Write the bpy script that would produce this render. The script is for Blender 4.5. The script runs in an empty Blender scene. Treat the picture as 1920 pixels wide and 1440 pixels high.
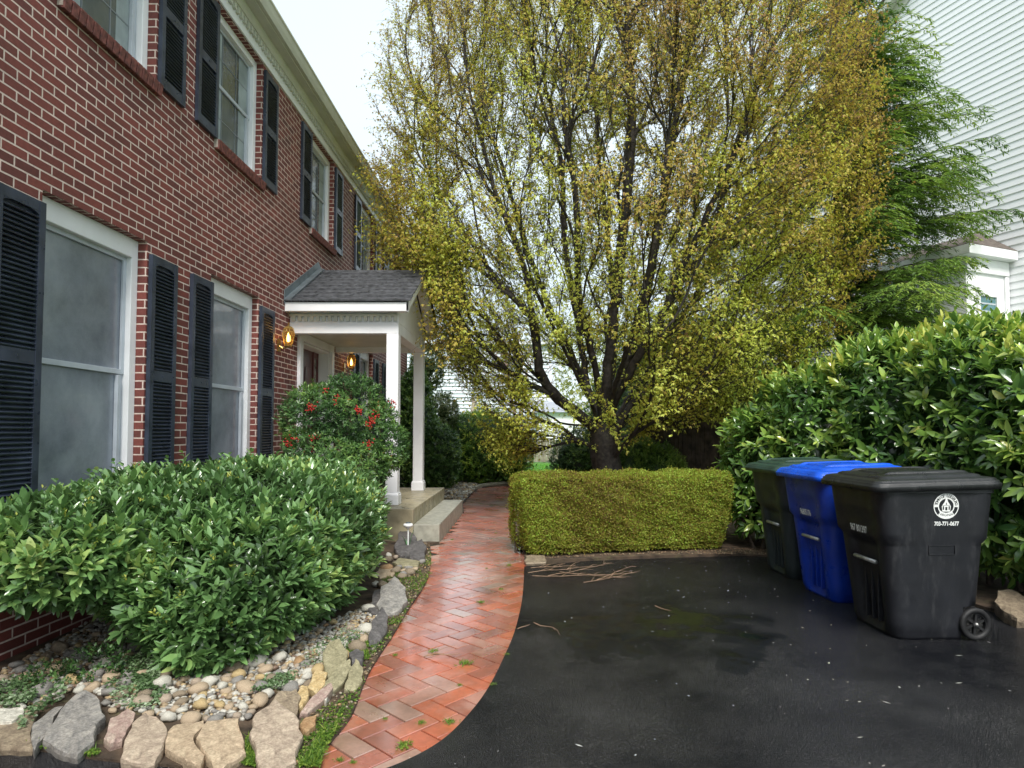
import bpy, bmesh, math, random
import numpy as np
from mathutils import Vector, Matrix, Euler
R = math.radians
random.seed(7); rng = np.random.default_rng(11)
SC = bpy.context.scene
COL = SC.collection

# ------------------------------------------------------------------ camera, world, sun, exposure
F_PX, IMG_W, IMG_H = 1180.0, 1920.0, 1440.0
PITCH, YAW, SHX, SHY, EYE = 2.3, 0.0, -0.0146, 0.0211, 1.40
cd = bpy.data.cameras.new('camera'); cam = bpy.data.objects.new('camera', cd); COL.objects.link(cam)
cam.location = (0, 0, EYE); cam.rotation_euler = (R(90+PITCH), 0, R(YAW))
cd.sensor_width = 36; cd.lens = 36*F_PX/IMG_W; cd.shift_x = SHX; cd.shift_y = SHY; cd.clip_end = 600; cd.clip_start = 0.05
SC.camera = cam
W = bpy.data.worlds.new("World"); SC.world = W; W.use_nodes = True
nt = W.node_tree; nt.nodes.clear()
wo = nt.nodes.new('ShaderNodeOutputWorld'); bg = nt.nodes.new('ShaderNodeBackground')
sky = nt.nodes.new('ShaderNodeTexSky'); sky.sky_type = 'NISHITA'; sky.sun_disc = False
SUN_EL, SUN_AZ = 50, 172
sky.sun_elevation = R(SUN_EL); sky.sun_rotation = R(SUN_AZ); sky.air_density = 1.0; sky.dust_density = 3.0
mx = nt.nodes.new('ShaderNodeMixRGB'); mx.inputs[0].default_value = 0.84
mx.inputs[2].default_value = (3.95, 4.5, 4.72, 1)      # the even white of the cloud cover, in sky units
tc = nt.nodes.new('ShaderNodeTexCoord'); ns = nt.nodes.new('ShaderNodeTexNoise'); ns.inputs['Scale'].default_value = 1.7
ns.inputs['Detail'].default_value = 4
cr = nt.nodes.new('ShaderNodeMapRange'); cr.inputs[1].default_value = .3; cr.inputs[2].default_value = .7; cr.inputs[3].default_value = .86; cr.inputs[4].default_value = 1.0
mul = nt.nodes.new('ShaderNodeMixRGB'); mul.blend_type = 'MULTIPLY'; mul.inputs[0].default_value = 1
L = nt.links.new
L(tc.outputs['Generated'], ns.inputs['Vector']); L(ns.outputs['Fac'], cr.inputs[0])
L(sky.outputs[0], mx.inputs[1]); L(mx.outputs[0], mul.inputs[1]); L(cr.outputs[0], mul.inputs[2])
L(mul.outputs[0], bg.inputs[0]); bg.inputs[1].default_value = 0.10; L(bg.outputs[0], wo.inputs[0])
sd = bpy.data.lights.new('sun', 'SUN'); so = bpy.data.objects.new('sun', sd); COL.objects.link(so)
sd.energy = 1.5; sd.angle = R(20); sd.color = (1, .96, .9)
az = R(SUN_AZ)   # behind and to the right of the camera, spread by thin cloud
so.rotation_euler = (R(90-SUN_EL), 0, R(180)-az+R(0))
SC.view_settings.view_transform = 'Standard'; SC.view_settings.look = 'None'
SC.view_settings.exposure = 1.5; SC.view_settings.gamma = 1

# ------------------------------------------------------------------ helpers
CR = cam.rotation_euler.to_matrix()
def ray(px, py):
    d = Vector(((px-IMG_W/2)/F_PX + SHX*IMG_W/F_PX, -(py-IMG_H/2)/F_PX + SHY*IMG_W/F_PX, -1)); return CR @ d
def G(px, py, z=0.0):                       # photo pixel -> point on the plane of height z
    d = ray(px, py); t = (z-EYE)/d.z; return Vector((d.x*t, d.y*t, z))
def PY(px, py, Y):                          # photo pixel -> point at depth Y
    d = ray(px, py); t = Y/d.y; return Vector((d.x*t, Y, EYE+d.z*t))

def tag(o, label=None, cat=None, group=None, kind=None):
    if label: o['label'] = label
    if cat: o['category'] = cat
    if group: o['group'] = group
    if kind: o['kind'] = kind
    return o
def empty(name, loc=(0, 0, 0), rz=0, label=None, cat=None, group=None):
    o = bpy.data.objects.new(name, None); COL.objects.link(o); o.location = loc; o.rotation_euler = (0, 0, rz)
    o.empty_display_size = .1
    return tag(o, label, cat, group)
def link(name, me, mat=None, parent=None):
    o = bpy.data.objects.new(name, me); COL.objects.link(o)
    if mat is not None and not me.materials: me.materials.append(mat)
    if parent is not None: o.parent = parent
    return o
def copy_tree(o, parent=None):
    c = o.copy(); COL.objects.link(c)
    if parent is not None: c.parent = parent
    for ch in o.children: copy_tree(ch, c)
    return c

class MB:
    def __init__(s): s.v = []; s.f = []
    def quad(s, a, b, c, d):
        n = len(s.v); s.v += [tuple(a), tuple(b), tuple(c), tuple(d)]; s.f.append((n, n+1, n+2, n+3))
    def box(s, x0, x1, y0, y1, z0, z1, M=None):
        n = len(s.v)
        P = [(x0,y0,z0),(x1,y0,z0),(x1,y1,z0),(x0,y1,z0),(x0,y0,z1),(x1,y0,z1),(x1,y1,z1),(x0,y1,z1)]
        if M is not None: P = [tuple(M @ Vector(p)) for p in P]
        s.v += P
        s.f += [(n,n+3,n+2,n+1),(n+4,n+5,n+6,n+7),(n,n+1,n+5,n+4),(n+1,n+2,n+6,n+5),(n+2,n+3,n+7,n+6),(n+3,n,n+4,n+7)]
        return s
    def prism(s, poly, z0, z1, ax='z'):
        n = len(s.v); k = len(poly)
        def m(p, z):
            return (p[0], p[1], z) if ax == 'z' else ((z, p[0], p[1]) if ax == 'x' else (p[0], z, p[1]))
        s.v += [m(p, z0) for p in poly] + [m(p, z1) for p in poly]
        s.f.append(tuple(range(n+k-1, n-1, -1))); s.f.append(tuple(range(n+k, n+2*k)))
        for i in range(k):
            j = (i+1) % k; s.f.append((n+i, n+j, n+k+j, n+k+i))
        return s
    def tube(s, pts, rad, sides=8, cap=True):
        pts = [Vector(p) for p in pts]
        if not hasattr(rad, '__len__'): rad = [rad]*len(pts)
        n = len(s.v); ref = Vector((0, 0, 1))
        for i, p in enumerate(pts):
            t = (pts[min(i+1, len(pts)-1)]-pts[max(i-1, 0)]).normalized()
            if abs(t.dot(ref)) > .95: ref = Vector((1, 0, 0)) if abs(t.x) < .9 else Vector((0, 1, 0))
            a = t.cross(ref).normalized(); b = t.cross(a).normalized()
            for k in range(sides):
                an = 2*math.pi*k/sides; s.v.append(tuple(p + (a*math.cos(an)+b*math.sin(an))*rad[i]))
        for i in range(len(pts)-1):
            for k in range(sides):
                k2 = (k+1) % sides; a = n+i*sides
                s.f.append((a+k, a+k2, a+sides+k2, a+sides+k))
        if cap:
            s.f.append(tuple(n+k for k in range(sides-1, -1, -1))); m = n+(len(pts)-1)*sides
            s.f.append(tuple(m+k for k in range(sides)))
        return s
    def lathe(s, prof, sides=24, M=None):
        n = len(s.v)
        for r, z in prof:
            for k in range(sides):
                an = 2*math.pi*k/sides; p = Vector((r*math.cos(an), r*math.sin(an), z))
                if M is not None: p = M @ p
                s.v.append(tuple(p))
        for i in range(len(prof)-1):
            for k in range(sides):
                k2 = (k+1) % sides; a = n+i*sides; s.f.append((a+k, a+k2, a+sides+k2, a+sides+k))
        return s
    def mesh(s, name, bevel=0, smooth=False, seg=1, weld=False):
        me = bpy.data.meshes.new(name); me.from_pydata(s.v, [], s.f); me.update()
        bm = bmesh.new(); bm.from_mesh(me)
        if weld: bmesh.ops.remove_doubles(bm, verts=bm.verts, dist=1e-5)
        bmesh.ops.recalc_face_normals(bm, faces=bm.faces)
        if bevel:
            bmesh.ops.bevel(bm, geom=[e for e in bm.edges if e.calc_face_angle(0) > .5], offset=bevel, segments=seg, affect='EDGES', profile=.6)
        bm.to_mesh(me); bm.free()
        if smooth: me.polygons.foreach_set('use_smooth', [True]*len(me.polygons))
        return me
    def build(s, name, mat, parent=None, **k):
        return link(name, s.mesh(name, **k), mat, parent)

def box_uv(me, off=(0, 0)):                 # metres as UV, by the facing of each face
    uv = me.uv_layers.new(name='uv')
    for p in me.polygons:
        n = p.normal; a = max(range(3), key=lambda i: abs(n[i]))
        for li in p.loop_indices:
            c = me.vertices[me.loops[li].vertex_index].co
            q = (c.y, c.z) if a == 0 else ((c.x, c.z) if a == 1 else (c.x, c.y))
            uv.data[li].uv = (q[0]+off[0], q[1]+off[1])
def arr_mesh(name, V, F, rnd=None, smooth=True):   # F: list of int arrays (n,k)
    me = bpy.data.meshes.new(name); V = np.asarray(V, dtype=np.float32)
    me.vertices.add(len(V)); me.vertices.foreach_set('co', V.ravel())
    loops = np.concatenate([f.ravel() for f in F]).astype(np.int32)
    tot = np.concatenate([np.full(len(f), f.shape[1]) for f in F]).astype(np.int32)
    st = np.concatenate([[0], np.cumsum(tot)[:-1]]).astype(np.int32)
    me.loops.add(len(loops)); me.loops.foreach_set('vertex_index', loops)
    me.polygons.add(len(tot)); me.polygons.foreach_set('loop_start', st); me.polygons.foreach_set('loop_total', tot)
    me.polygons.foreach_set('use_smooth', np.full(len(tot), bool(smooth)))
    if rnd is not None:
        a = me.attributes.new('rnd', 'FLOAT', 'POINT'); a.data.foreach_set('value', np.asarray(rnd, dtype=np.float32))
    me.update(calc_edges=True); me.validate()
    return me

# ------------------------------------------------------------------ materials
MATS = {}
def nodes(name):
    m = bpy.data.materials.new(name); m.use_nodes = True; t = m.node_tree; t.nodes.clear()
    o = t.nodes.new('ShaderNodeOutputMaterial'); p = t.nodes.new('ShaderNodeBsdfPrincipled'); t.links.new(p.outputs[0], o.inputs[0])
    return m, t, p, o
def nd(t, kind, **kw):
    n = t.nodes.new(kind)
    for k, v in kw.items():
        if k in n.inputs: n.inputs[k].default_value = v
        else: setattr(n, k, v)
    return n
def ramp(t, stops):
    r = t.nodes.new('ShaderNodeValToRGB'); e = r.color_ramp.elements
    while len(e) > 1: e.remove(e[0])
    e[0].position = stops[0][0]; e[0].color = (*stops[0][1], 1)
    for p, c in stops[1:]:
        x = e.new(p); x.color = (*c, 1)
    return r
def simple(name, col, rough=.6, var=.12, scale=8, bump=.0, bscale=60, metal=0, spec=.5, rvar=.0, detail=6, dirt=None):
    m, t, p, o = nodes(name); l = t.links.new
    tcn = nd(t, 'ShaderNodeTexCoord'); n = nd(t, 'ShaderNodeTexNoise', Scale=scale, Detail=detail)
    l(tcn.outputs['Object'], n.inputs['Vector'])
    c0 = tuple(max(0, c*(1-var*2)) for c in col); c1 = tuple(min(1, c*(1+var*1.4)) for c in col)
    r = ramp(t, [(.3, c0), (.7, c1)]); l(n.outputs['Fac'], r.inputs[0])
    out = r.outputs[0]
    if dirt:
        n3 = nd(t, 'ShaderNodeTexNoise', Scale=dirt[1], Detail=8, Roughness=.7); l(tcn.outputs['Object'], n3.inputs['Vector'])
        r3 = ramp(t, [(dirt[2], (0, 0, 0)), (dirt[2]+.15, (1, 1, 1))]); l(n3.outputs['Fac'], r3.inputs[0])
        mm = nd(t, 'ShaderNodeMixRGB'); l(r3.outputs[0], mm.inputs[0]); l(out, mm.inputs[1]); mm.inputs[2].default_value = (*dirt[0], 1); out = mm.outputs[0]
    l(out, p.inputs['Base Color'])
    p.inputs['Roughness'].default_value = rough; p.inputs['Metallic'].default_value = metal; p.inputs['Specular IOR Level'].default_value = spec
    if rvar:
        mr = nd(t, 'ShaderNodeMapRange'); mr.inputs[1].default_value = .3; mr.inputs[2].default_value = .7; mr.inputs[3].default_value = max(.03, rough-rvar); mr.inputs[4].default_value = min(1, rough+rvar)
        n4 = nd(t, 'ShaderNodeTexNoise', Scale=scale*1.7, Detail=5); l(tcn.outputs['Object'], n4.inputs['Vector']); l(n4.outputs['Fac'], mr.inputs[0]); l(mr.outputs[0], p.inputs['Roughness'])
    if bump:
        n2 = nd(t, 'ShaderNodeTexNoise', Scale=bscale, Detail=6); l(tcn.outputs['Object'], n2.inputs['Vector'])
        b = nd(t, 'ShaderNodeBump', Strength=bump, Distance=.01); l(n2.outputs['Fac'], b.inputs['Height']); l(b.outputs[0], p.inputs['Normal'])
    return m
def leafmat(name, stops, rough=.4, trans=.25, spec=.5, tcol=1.12):
    m, t, p, o = nodes(name); l = t.links.new
    at = nd(t, 'ShaderNodeAttribute', attribute_name='rnd'); r = ramp(t, stops); l(at.outputs['Fac'], r.inputs[0])
    l(r.outputs[0], p.inputs['Base Color']); p.inputs['Roughness'].default_value = rough; p.inputs['Specular IOR Level'].default_value = spec
    tr = nd(t, 'ShaderNodeBsdfTranslucent'); g = nd(t, 'ShaderNodeMixRGB', blend_type='MULTIPLY'); g.inputs[0].default_value = 1
    l(r.outputs[0], g.inputs[1]); g.inputs[2].default_value = (tcol, tcol, tcol*.8, 1); l(g.outputs[0], tr.inputs[0])
    mxs = nd(t, 'ShaderNodeMixShader'); mxs.inputs[0].default_value = trans; l(p.outputs[0], mxs.inputs[1]); l(tr.outputs[0], mxs.inputs[2]); l(mxs.outputs[0], o.inputs[0])
    return m

# brick of the house: running bond laid in metres
def brickmat(name, c1, c2, mortar, soldier=False):
    m, t, p, o = nodes(name); l = t.links.new
    tcn = nd(t, 'ShaderNodeTexCoord'); src = tcn.outputs['UV']
    wob = nd(t, 'ShaderNodeTexNoise', Scale=9.0, Detail=3); l(src, wob.inputs['Vector'])
    vm = nd(t, 'ShaderNodeVectorMath', operation='MULTIPLY_ADD'); l(wob.outputs['Color'], vm.inputs[0]); vm.inputs[1].default_value = (.004, .004, 0); l(src, vm.inputs[2])
    b = nd(t, 'ShaderNodeTexBrick'); l(vm.outputs[0], b.inputs['Vector'])
    b.inputs['Scale'].default_value = 1; b.inputs['Brick Width'].default_value = .2032; b.inputs['Row Height'].default_value = .0677
    b.inputs['Mortar Size'].default_value = .0064; b.inputs['Mortar Smooth'].default_value = .25; b.inputs['Bias'].default_value = -.1
    b.offset = .5; b.inputs['Color1'].default_value = (*c1, 1); b.inputs['Color2'].default_value = (*c2, 1); b.inputs['Mortar'].default_value = (*mortar, 1)
    n = nd(t, 'ShaderNodeTexNoise', Scale=38, Detail=8, Roughness=.7); l(src, n.inputs['Vector'])
    n2 = nd(t, 'ShaderNodeTexNoise', Scale=1.3, Detail=5, Roughness=.65); l(src, n2.inputs['Vector'])
    r = ramp(t, [(.25, (.62, .62, .62)), (.75, (1.25, 1.22, 1.2))]); l(n.outputs['Fac'], r.inputs[0])
    r2 = ramp(t, [(.3, (.72, .70, .70)), (.7, (1.15, 1.12, 1.12))]); l(n2.outputs['Fac'], r2.inputs[0])
    m1 = nd(t, 'ShaderNodeMixRGB', blend_type='MULTIPLY'); m1.inputs[0].default_value = .8; l(b.outputs['Color'], m1.inputs[1]); l(r.outputs[0], m1.inputs[2])
    m2 = nd(t, 'ShaderNodeMixRGB', blend_type='MULTIPLY'); m2.inputs[0].default_value = .8; l(m1.outputs[0], m2.inputs[1]); l(r2.outputs[0], m2.inputs[2])
    l(m2.outputs[0], p.inputs['Base Color'])
    inv = nd(t, 'ShaderNodeMath', operation='SUBTRACT'); inv.inputs[0].default_value = 1; l(b.outputs['Fac'], inv.inputs[1])
    ad = nd(t, 'ShaderNodeMath', operation='MULTIPLY_ADD'); l(n.outputs['Fac'], ad.inputs[0]); ad.inputs[1].default_value = .35; l(inv.outputs[0], ad.inputs[2])
    bp = nd(t, 'ShaderNodeBump', Strength=.7, Distance=.006); l(ad.outputs[0], bp.inputs['Height']); l(bp.outputs[0], p.inputs['Normal'])
    p.inputs['Roughness'].default_value = .72
    return m
M_BRICK = brickmat('red_brick', (.225, .060, .048), (.125, .038, .033), (.72, .60, .53))
M_SOLDIER = simple('sill_brick', (.19, .06, .05), .7, .3, 25, .4, 90)
M_MORTAR = simple('mortar', (.45, .38, .33), .85, .1, 30)
M_WHITE = simple('white_paint', (.84, .84, .86), .42, .04, 3, .05, 40, dirt=((.66, .66, .64), 2.5, .64))
M_CREAM = simple('cream_paint', (.60, .60, .52), .5, .05, 3)
M_VINYL = simple('vinyl_frame', (.50, .54, .60), .4, .06, 6)
M_SHUT = simple('shutter_paint', (.040, .050, .076), .36, .2, 6, .1, 50, rvar=.12)
M_ROOF = simple('asphalt_shingle', (.06, .062, .07), .85, .35, 14, .5, 220)
M_FLASH = simple('lead_flashing', (.20, .235, .26), .4, .2, 5, .1, 30, metal=.5)
M_CONC = simple('landing_concrete', (.36, .31, .20), .42, .16, 5, .25, 160, rvar=.2, dirt=((.20, .17, .10), 3.2, .55))
M_STEP = simple('step_concrete', (.34, .33, .27), .45, .14, 12, .3, 260, rvar=.15, dirt=((.22, .19, .11), 4, .58))
M_DOOR = simple('door_red', (.10, .012, .012), .3, .15, 5)
M_DARK = simple('dark_interior', (.02, .018, .016), .5, .1, 4)
M_BRASS = simple('brass', (.50, .33, .10), .3, .1, 9, metal=.9)
# window glass behind insect screen: grey, smeared, with the room and curtains faint behind
def glassmat(name, dark, light, scale=3.0, rough=.22, vert=False):
    m, t, p, o = nodes(name); l = t.links.new
    tcn = nd(t, 'ShaderNodeTexCoord'); mp = nd(t, 'ShaderNodeMapping'); mp.inputs['Scale'].default_value = (1, 1, .45 if vert else 1); l(tcn.outputs['Object'], mp.inputs[0])
    n = nd(t, 'ShaderNodeTexNoise', Scale=scale, Detail=7, Roughness=.62, Distortion=.15); l(mp.outputs[0], n.inputs['Vector'])
    n2 = nd(t, 'ShaderNodeTexNoise', Scale=220, Detail=2); l(mp.outputs[0], n2.inputs['Vector'])
    ad = nd(t, 'ShaderNodeMath', operation='MULTIPLY_ADD'); l(n2.outputs['Fac'], ad.inputs[0]); ad.inputs[1].default_value = .15; l(n.outputs['Fac'], ad.inputs[2])
    r = ramp(t, [(.38, dark), (.75, light)]); l(ad.outputs[0], r.inputs[0]); l(r.outputs[0], p.inputs['Base Color'])
    p.inputs['Roughness'].default_value = rough; p.inputs['Specular IOR Level'].default_value = .6
    p.inputs['Coat Weight'].default_value = .6; p.inputs['Coat Roughness'].default_value = .08
    return m
M_SCREEN = glassmat('screened_glass', (.13, .15, .19), (.31, .345, .40), 1.7, .26)
M_GLASS = glassmat('upper_glass', (.035, .045, .052), (.12, .145, .16), 2.2, .12, True)
M_GLASS2 = glassmat('door_glass', (.05, .05, .05), (.5, .5, .48), 9, .1)

# ------------------------------------------------------------------ the brick house
WX = -3.17
house = empty('brick_house', (0, 0, 0), 0, 'red brick two-storey house with dark louvred shutters and white trim beside the path', 'house')
Y0, Y1 = -3.0, 16.6
UP = [(2.02, 3.13), (4.15, 5.26), (6.28, 7.39), (9.06, 10.19), (11.8, 12.9), (14.1, 15.2)]       # upper openings
LO = [(1.9, 3.04), (4.06, 5.20), (6.26, 7.38), (11.8, 12.9), (14.1, 15.2)]
UZ0, UZ1, LZ0, LZ1 = 4.37, 5.812, 0.85, 2.98
DOORY = (8.75, 10.05); DZ = (0.42, 2.66)
ops = [(a, b, UZ0, UZ1) for a, b in UP] + [(a, b, LZ0, LZ1) for a, b in LO] + [(DOORY[0], DOORY[1], DZ[0], DZ[1])]
ys = sorted({Y0, Y1} | {o[0] for o in ops} | {o[1] for o in ops}); zs = sorted({-.3, 6.12} | {o[2] for o in ops} | {o[3] for o in ops})
wb = MB()
for i in range(len(ys)-1):
    for j in range(len(zs)-1):
        cy, cz = (ys[i]+ys[i+1])/2, (zs[j]+zs[j+1])/2
        if any(o[0] < cy < o[1] and o[2] < cz < o[3] for o in ops): continue
        wb.quad((WX, ys[i], zs[j]), (WX, ys[i+1], zs[j]), (WX, ys[i+1], zs[j+1]), (WX, ys[i], zs[j+1]))
for a, b, c, d in ops:
    xb = WX-.24
    wb.quad((WX, a, c), (xb, a, c), (xb, a, d), (WX, a, d)); wb.quad((WX, b, c), (WX, b, d), (xb, b, d), (xb, b, c))
    wb.quad((WX, a, d), (xb, a, d), (xb, b, d), (WX, b, d)); wb.quad((WX, a, c), (WX, b, c), (xb, b, c), (xb, a, c))
HX = WX-9.0
wb.quad((HX, Y1, -.3), (WX, Y1, -.3), (WX, Y1, 6.12), (HX, Y1, 6.12)); wb.quad((HX, Y0, -.3), (HX, Y0, 6.12), (WX, Y0, 6.12), (WX, Y0, -.3))
wb.quad((HX, Y0, -.3), (HX, Y1, -.3), (HX, Y1, 6.12), (HX, Y0, 6.12))
me = bpy.data.meshes.new('wall'); me.from_pydata(wb.v, [], wb.f); me.update(); box_uv(me, (.03, .012)); link('wall', me, M_BRICK, house)

def make_window(y0, y1, z0, z1, upper):
    # frame set 8 cm back in the brick
    xf = WX-.075; fw = .085 if not upper else .08; hd = .16 if not upper else .09
    f = MB()
    f.box(xf-.10, xf, y0+.001, y0+fw, z0+.001, z1-.001); f.box(xf-.10, xf, y1-fw, y1-.001, z0+.001, z1-.001)
    f.box(xf-.10, xf+.004, y0+fw, y1-fw, z1-hd, z1-.001); f.box(xf-.10, xf+.02, y0+fw, y1-fw, z0+.001, z0+.045)
    w = f.build('window', M_WHITE, house, bevel=.004)
    a, b, c, d = y0+fw, y1-fw, z0+.045, z1-hd; mid = (c+d)/2+.02
    s = MB(); sw = .038
    for (p, q, dx) in ((mid-.02, d, 0.0), (c, mid+.02, -.014)):      # two sashes, the lower one further in
        xs = xf-.028+dx-.012
        s.box(xs-.02, xs, a+.002, a+sw, p, q); s.box(xs-.02, xs, b-sw, b-.002, p, q)
        s.box(xs-.02, xs-.001, a+sw, b-sw, q-.035, q); s.box(xs-.02, xs-.001, a+sw, b-sw, p, p+.04)
    s.box(xf-.06, xf-.03, b-sw-.05, b-sw-.015, c+.04, mid-.03)
    s.build('sash', M_VINYL, w, bevel=.002)
    g = MB(); g.box(xf-.066, xf-.062, a, b, c, d); g.build('pane', M_GLASS if upper else M_SCREEN, w)
    if upper:
        mu = MB(); n = 3
        for k in range(1, n): yy = a+(b-a)*k/n; mu.box(xf-.0615, xf-.058, yy-.006, yy+.006, c+.02, d-.02)
        for zz in (c+(mid-c)/2, mid+(d-mid)/2): mu.box(xf-.0615, xf-.0585, a+.02, b-.02, zz-.006, zz+.006)
        mu.build('muntins', M_MUNT, w)
        cu = MB()
        for (u0, u1) in ((.04, .32), (.74, .97)):      # sheer curtains drawn to the sides, pressed near the glass
            k = 14
            for i in range(k):
                t0 = u0+(u1-u0)*i/k; t1 = u0+(u1-u0)*(i+1)/k
                x0c = xf-.0612+.0006*(i % 2); x1c = xf-.0612+.0006*((i+1) % 2)
                cu.quad((x0c, a+(b-a)*t0, c+.03), (x1c, a+(b-a)*t1, c+.03), (x1c, a+(b-a)*t1, d-.03), (x0c, a+(b-a)*t0, d-.03))
        cu.build('curtain', M_CURT, w, smooth=True)
    sl = MB(); n = int((y1-y0+.06)/.073); st = (y1-y0+.04)/n     # rowlock brick sill
    for k in range(n):
        yy = y0-.02+k*st; Mr = Matrix.Translation((WX-.02, yy+st/2, z0-.055)) @ Matrix.Rotation(R(9), 4, 'Y') @ Matrix.Rotation(R(random.uniform(-1, 1)), 4, 'X')
        sl.box(-.06, .075, -st/2+.005, st/2-.005, -.05, .05, Mr)
    sl.build('sill', M_SOLDIER, w, bevel=.004)
    mo = MB(); mo.box(WX-.07, WX+.04, y0-.018, y1+.016, z0-.098, z0-.012); mo.build('sill_mortar', M_MORTAR, w)
    return w
M_MUNT = simple('muntin_grey', (.20, .22, .24), .5, .05, 5)
M_CURT = simple('sheer_curtain', (.33, .38, .39), .8, .15, 4)
def make_shutter(y0, y1, z0, z1, arched=True):
    s = MB(); x0, x1 = WX+.004, WX+.038; st = .052
    s.box(x0, x1, y0, y0+st, z0, z1); s.box(x0, x1, y1-st, y1, z0, z1)
    rh = .09; zm = z0+(z1-z0)*.5-.0
    for (p, q) in ((z0, z0+rh), (z1-rh*.75, z1), (zm-.045, zm+.045)): s.box(x0, x1-.003, y0+st, y1-st, p, q)
    # scalloped corners under the top rail
    for sgn, yb in ((1, y0+st), (-1, y1-st)) if arched else ():
        s.prism([(yb, z1-rh*.75-.001), (yb+sgn*.07, z1-rh*.75-.001), (yb+sgn*.03, z1-rh*.75-.010), (yb, z1-rh*.75-.022)], x0+.006, x1-.004, 'x')
    z = z0+rh+.012
    while z < z1-rh*.75-.02:
        if not (zm-.06 < z < zm+.06):
            Ml = Matrix.Translation((x0+.016, 0, z)) @ Matrix.Rotation(R(33), 4, 'Y')
            s.box(-.015, .017, y0+st, y1-st, -.0045, .0045, Ml)
        z += .0315
    s.box(x0-.001, x0+.003, y0+st, y1-st, z0+rh, z1-rh*.75)
    b = s
    for yy in (y0+st/2, y1-st/2):
        for zz in (z0+.3, z1-.3): b.box(x1, x1+.003, yy-.006, yy+.006, zz-.006, zz+.006)
    b.box(x1-.004, x1+.002, (y0+y1)/2-.007, (y0+y1)/2+.007, zm-.007, zm+.007)
    return s.build('shutter', M_SHUT, house)
for a, b in UP:
    make_window(a, b, UZ0, UZ1, True); make_shutter(a-.40, a-.012, UZ0-.01, UZ1-.07); make_shutter(b+.015, b+.40, UZ0-.01, UZ1-.07)
for a, b in LO:
    make_window(a, b, LZ0, LZ1, False); make_shutter(a-.40, a-.012, LZ0, LZ1-.10); make_shutter(b+.015, b+.40, LZ0, LZ1-.10)

# cornice: frieze board, dentils, crown, soffit, gutter, roof
c = MB(); c.box(WX+.002, WX+.022, Y0, Y1, 5.813, 5.865); c.box(WX+.002, WX+.016, Y0, Y1, 5.866, 6.02)
c.build('frieze', M_WHITE, house, bevel=.002)
def dentils(a, b, z0, z1, zt, w_, step):      # one toothed board
    P_ = [(b, zt), (a, zt)]; y_ = a
    while y_ < b-step: P_ += [(y_, z1), (y_+step-w_, z1), (y_+step-w_, z0), (y_+step, z0)]; y_ += step
    P_ += [(y_, z1), (b, z1)]; return P_
d = MB(); d.prism(dentils(Y0, Y1-.01, 5.925, 5.985, 5.999, .045, .082), WX+.0165, WX+.05, 'x')
d.build('dentil_band', M_CREAM, house)
c = MB(); c.prism([(WX+.002, 6.09), (WX+.002, 6.0), (WX+.06, 6.0), (WX+.085, 6.05), (WX+.10, 6.09)], Y0, Y1, 'y'); c.build('crown_moulding', M_CREAM, house)
c = MB(); c.box(WX+.10, WX+.205, Y0, Y1+.1, 6.085, 6.10); c.build('soffit', M_CREAM, house)
g = MB(); gp = [(WX+.19, 6.10), (WX+.25, 6.10), (WX+.27, 6.15), (WX+.285, 6.21), (WX+.30, 6.225), (WX+.30, 6.245), (WX+.29, 6.245), (WX+.285, 6.23), (WX+.26, 6.19), (WX+.245, 6.12), (WX+.20, 6.12), (WX+.20, 6.245), (WX+.19, 6.245)]
n = len(g.v)
for yy in (Y0, Y1+.12): g.v += [(p[0], yy, p[1]) for p in gp]
k = len(gp)
for i in range(k): j = (i+1) % k; g.f.append((n+i, n+j, n+k+j, n+k+i))
g.build('gutter', M_CREAM, house)
rf = MB(); rf.prism([(WX+.21, 6.20), (WX+.21, 6.235), (WX-4.5, 8.6), (HX-.25, 6.235), (HX-.25, 6.2), (WX-4.5, 8.56)], Y0-.2, Y1+.2, 'y'); rf.build('roof', M_ROOF, house)
gb = MB(); gb.prism([(WX, 6.12), (WX-4.5, 8.5), (HX, 6.12)], Y1-.03, Y1-.002, 'y'); gb.build('gable', M_WHITE, house)

# ---- porch, parts of the same house
PL, PR = 8.17, 10.72; PM = (PL+PR)/2; EZ = 3.09; RZ = 3.80; PO = -1.55
def rake(y): return EZ+(RZ-EZ)*(1-abs(y-PM)/((PR-PL)/2))
pr = MB()
# shingle courses: each a thin lapped slab with random tabs
ncs = 9; half = (PR-PL)/2; slope = Vector((0, half, RZ-EZ)); ln = slope.length
for side in (1, -1):
    for i in range(ncs):
        t0, t1 = i/ncs, (i+1)/ncs+.03; x = WX+.002
        while x < PO+.02:
            w_ = random.uniform(.09, .26); x2 = min(x+w_, PO+.03); th = random.choice([.006, .012, .016]); j = random.choice([0, -.012])
            ya = PM-side*(half+.03)*(1-t0-j/ln*0); yb = PM-side*(half+.03)*(1-min(t1, 1))
            za = EZ+(RZ-EZ)*t0; zb = EZ+(RZ-EZ)*min(t1, 1.0); off = .004
            n = len(pr.v)
            pr.v += [(x, ya, za+off), (x2, ya, za+off), (x2, yb, zb+off*.3), (x, yb, zb+off*.3),
                     (x, ya, za+off+th+.01), (x2, ya, za+off+th+.01), (x2, yb, zb+.006), (x, yb, zb+.006)]
            pr.f += [(n,n+3,n+2,n+1),(n+4,n+5,n+6,n+7),(n,n+1,n+5,n+4),(n+1,n+2,n+6,n+5),(n+2,n+3,n+7,n+6),(n+3,n,n+4,n+7)]
            x = x2+.0015
pr.prism([(PM-.11, RZ-.035), (PM, RZ+.035), (PM+.11, RZ-.035), (PM, RZ+.02)], WX+.002, PO+.035, 'x')
prf = pr.build('porch_roof', M_ROOF, house)
fl = MB()    # metal flashing standing against the brick, stepping up the slope to the ridge
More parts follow.
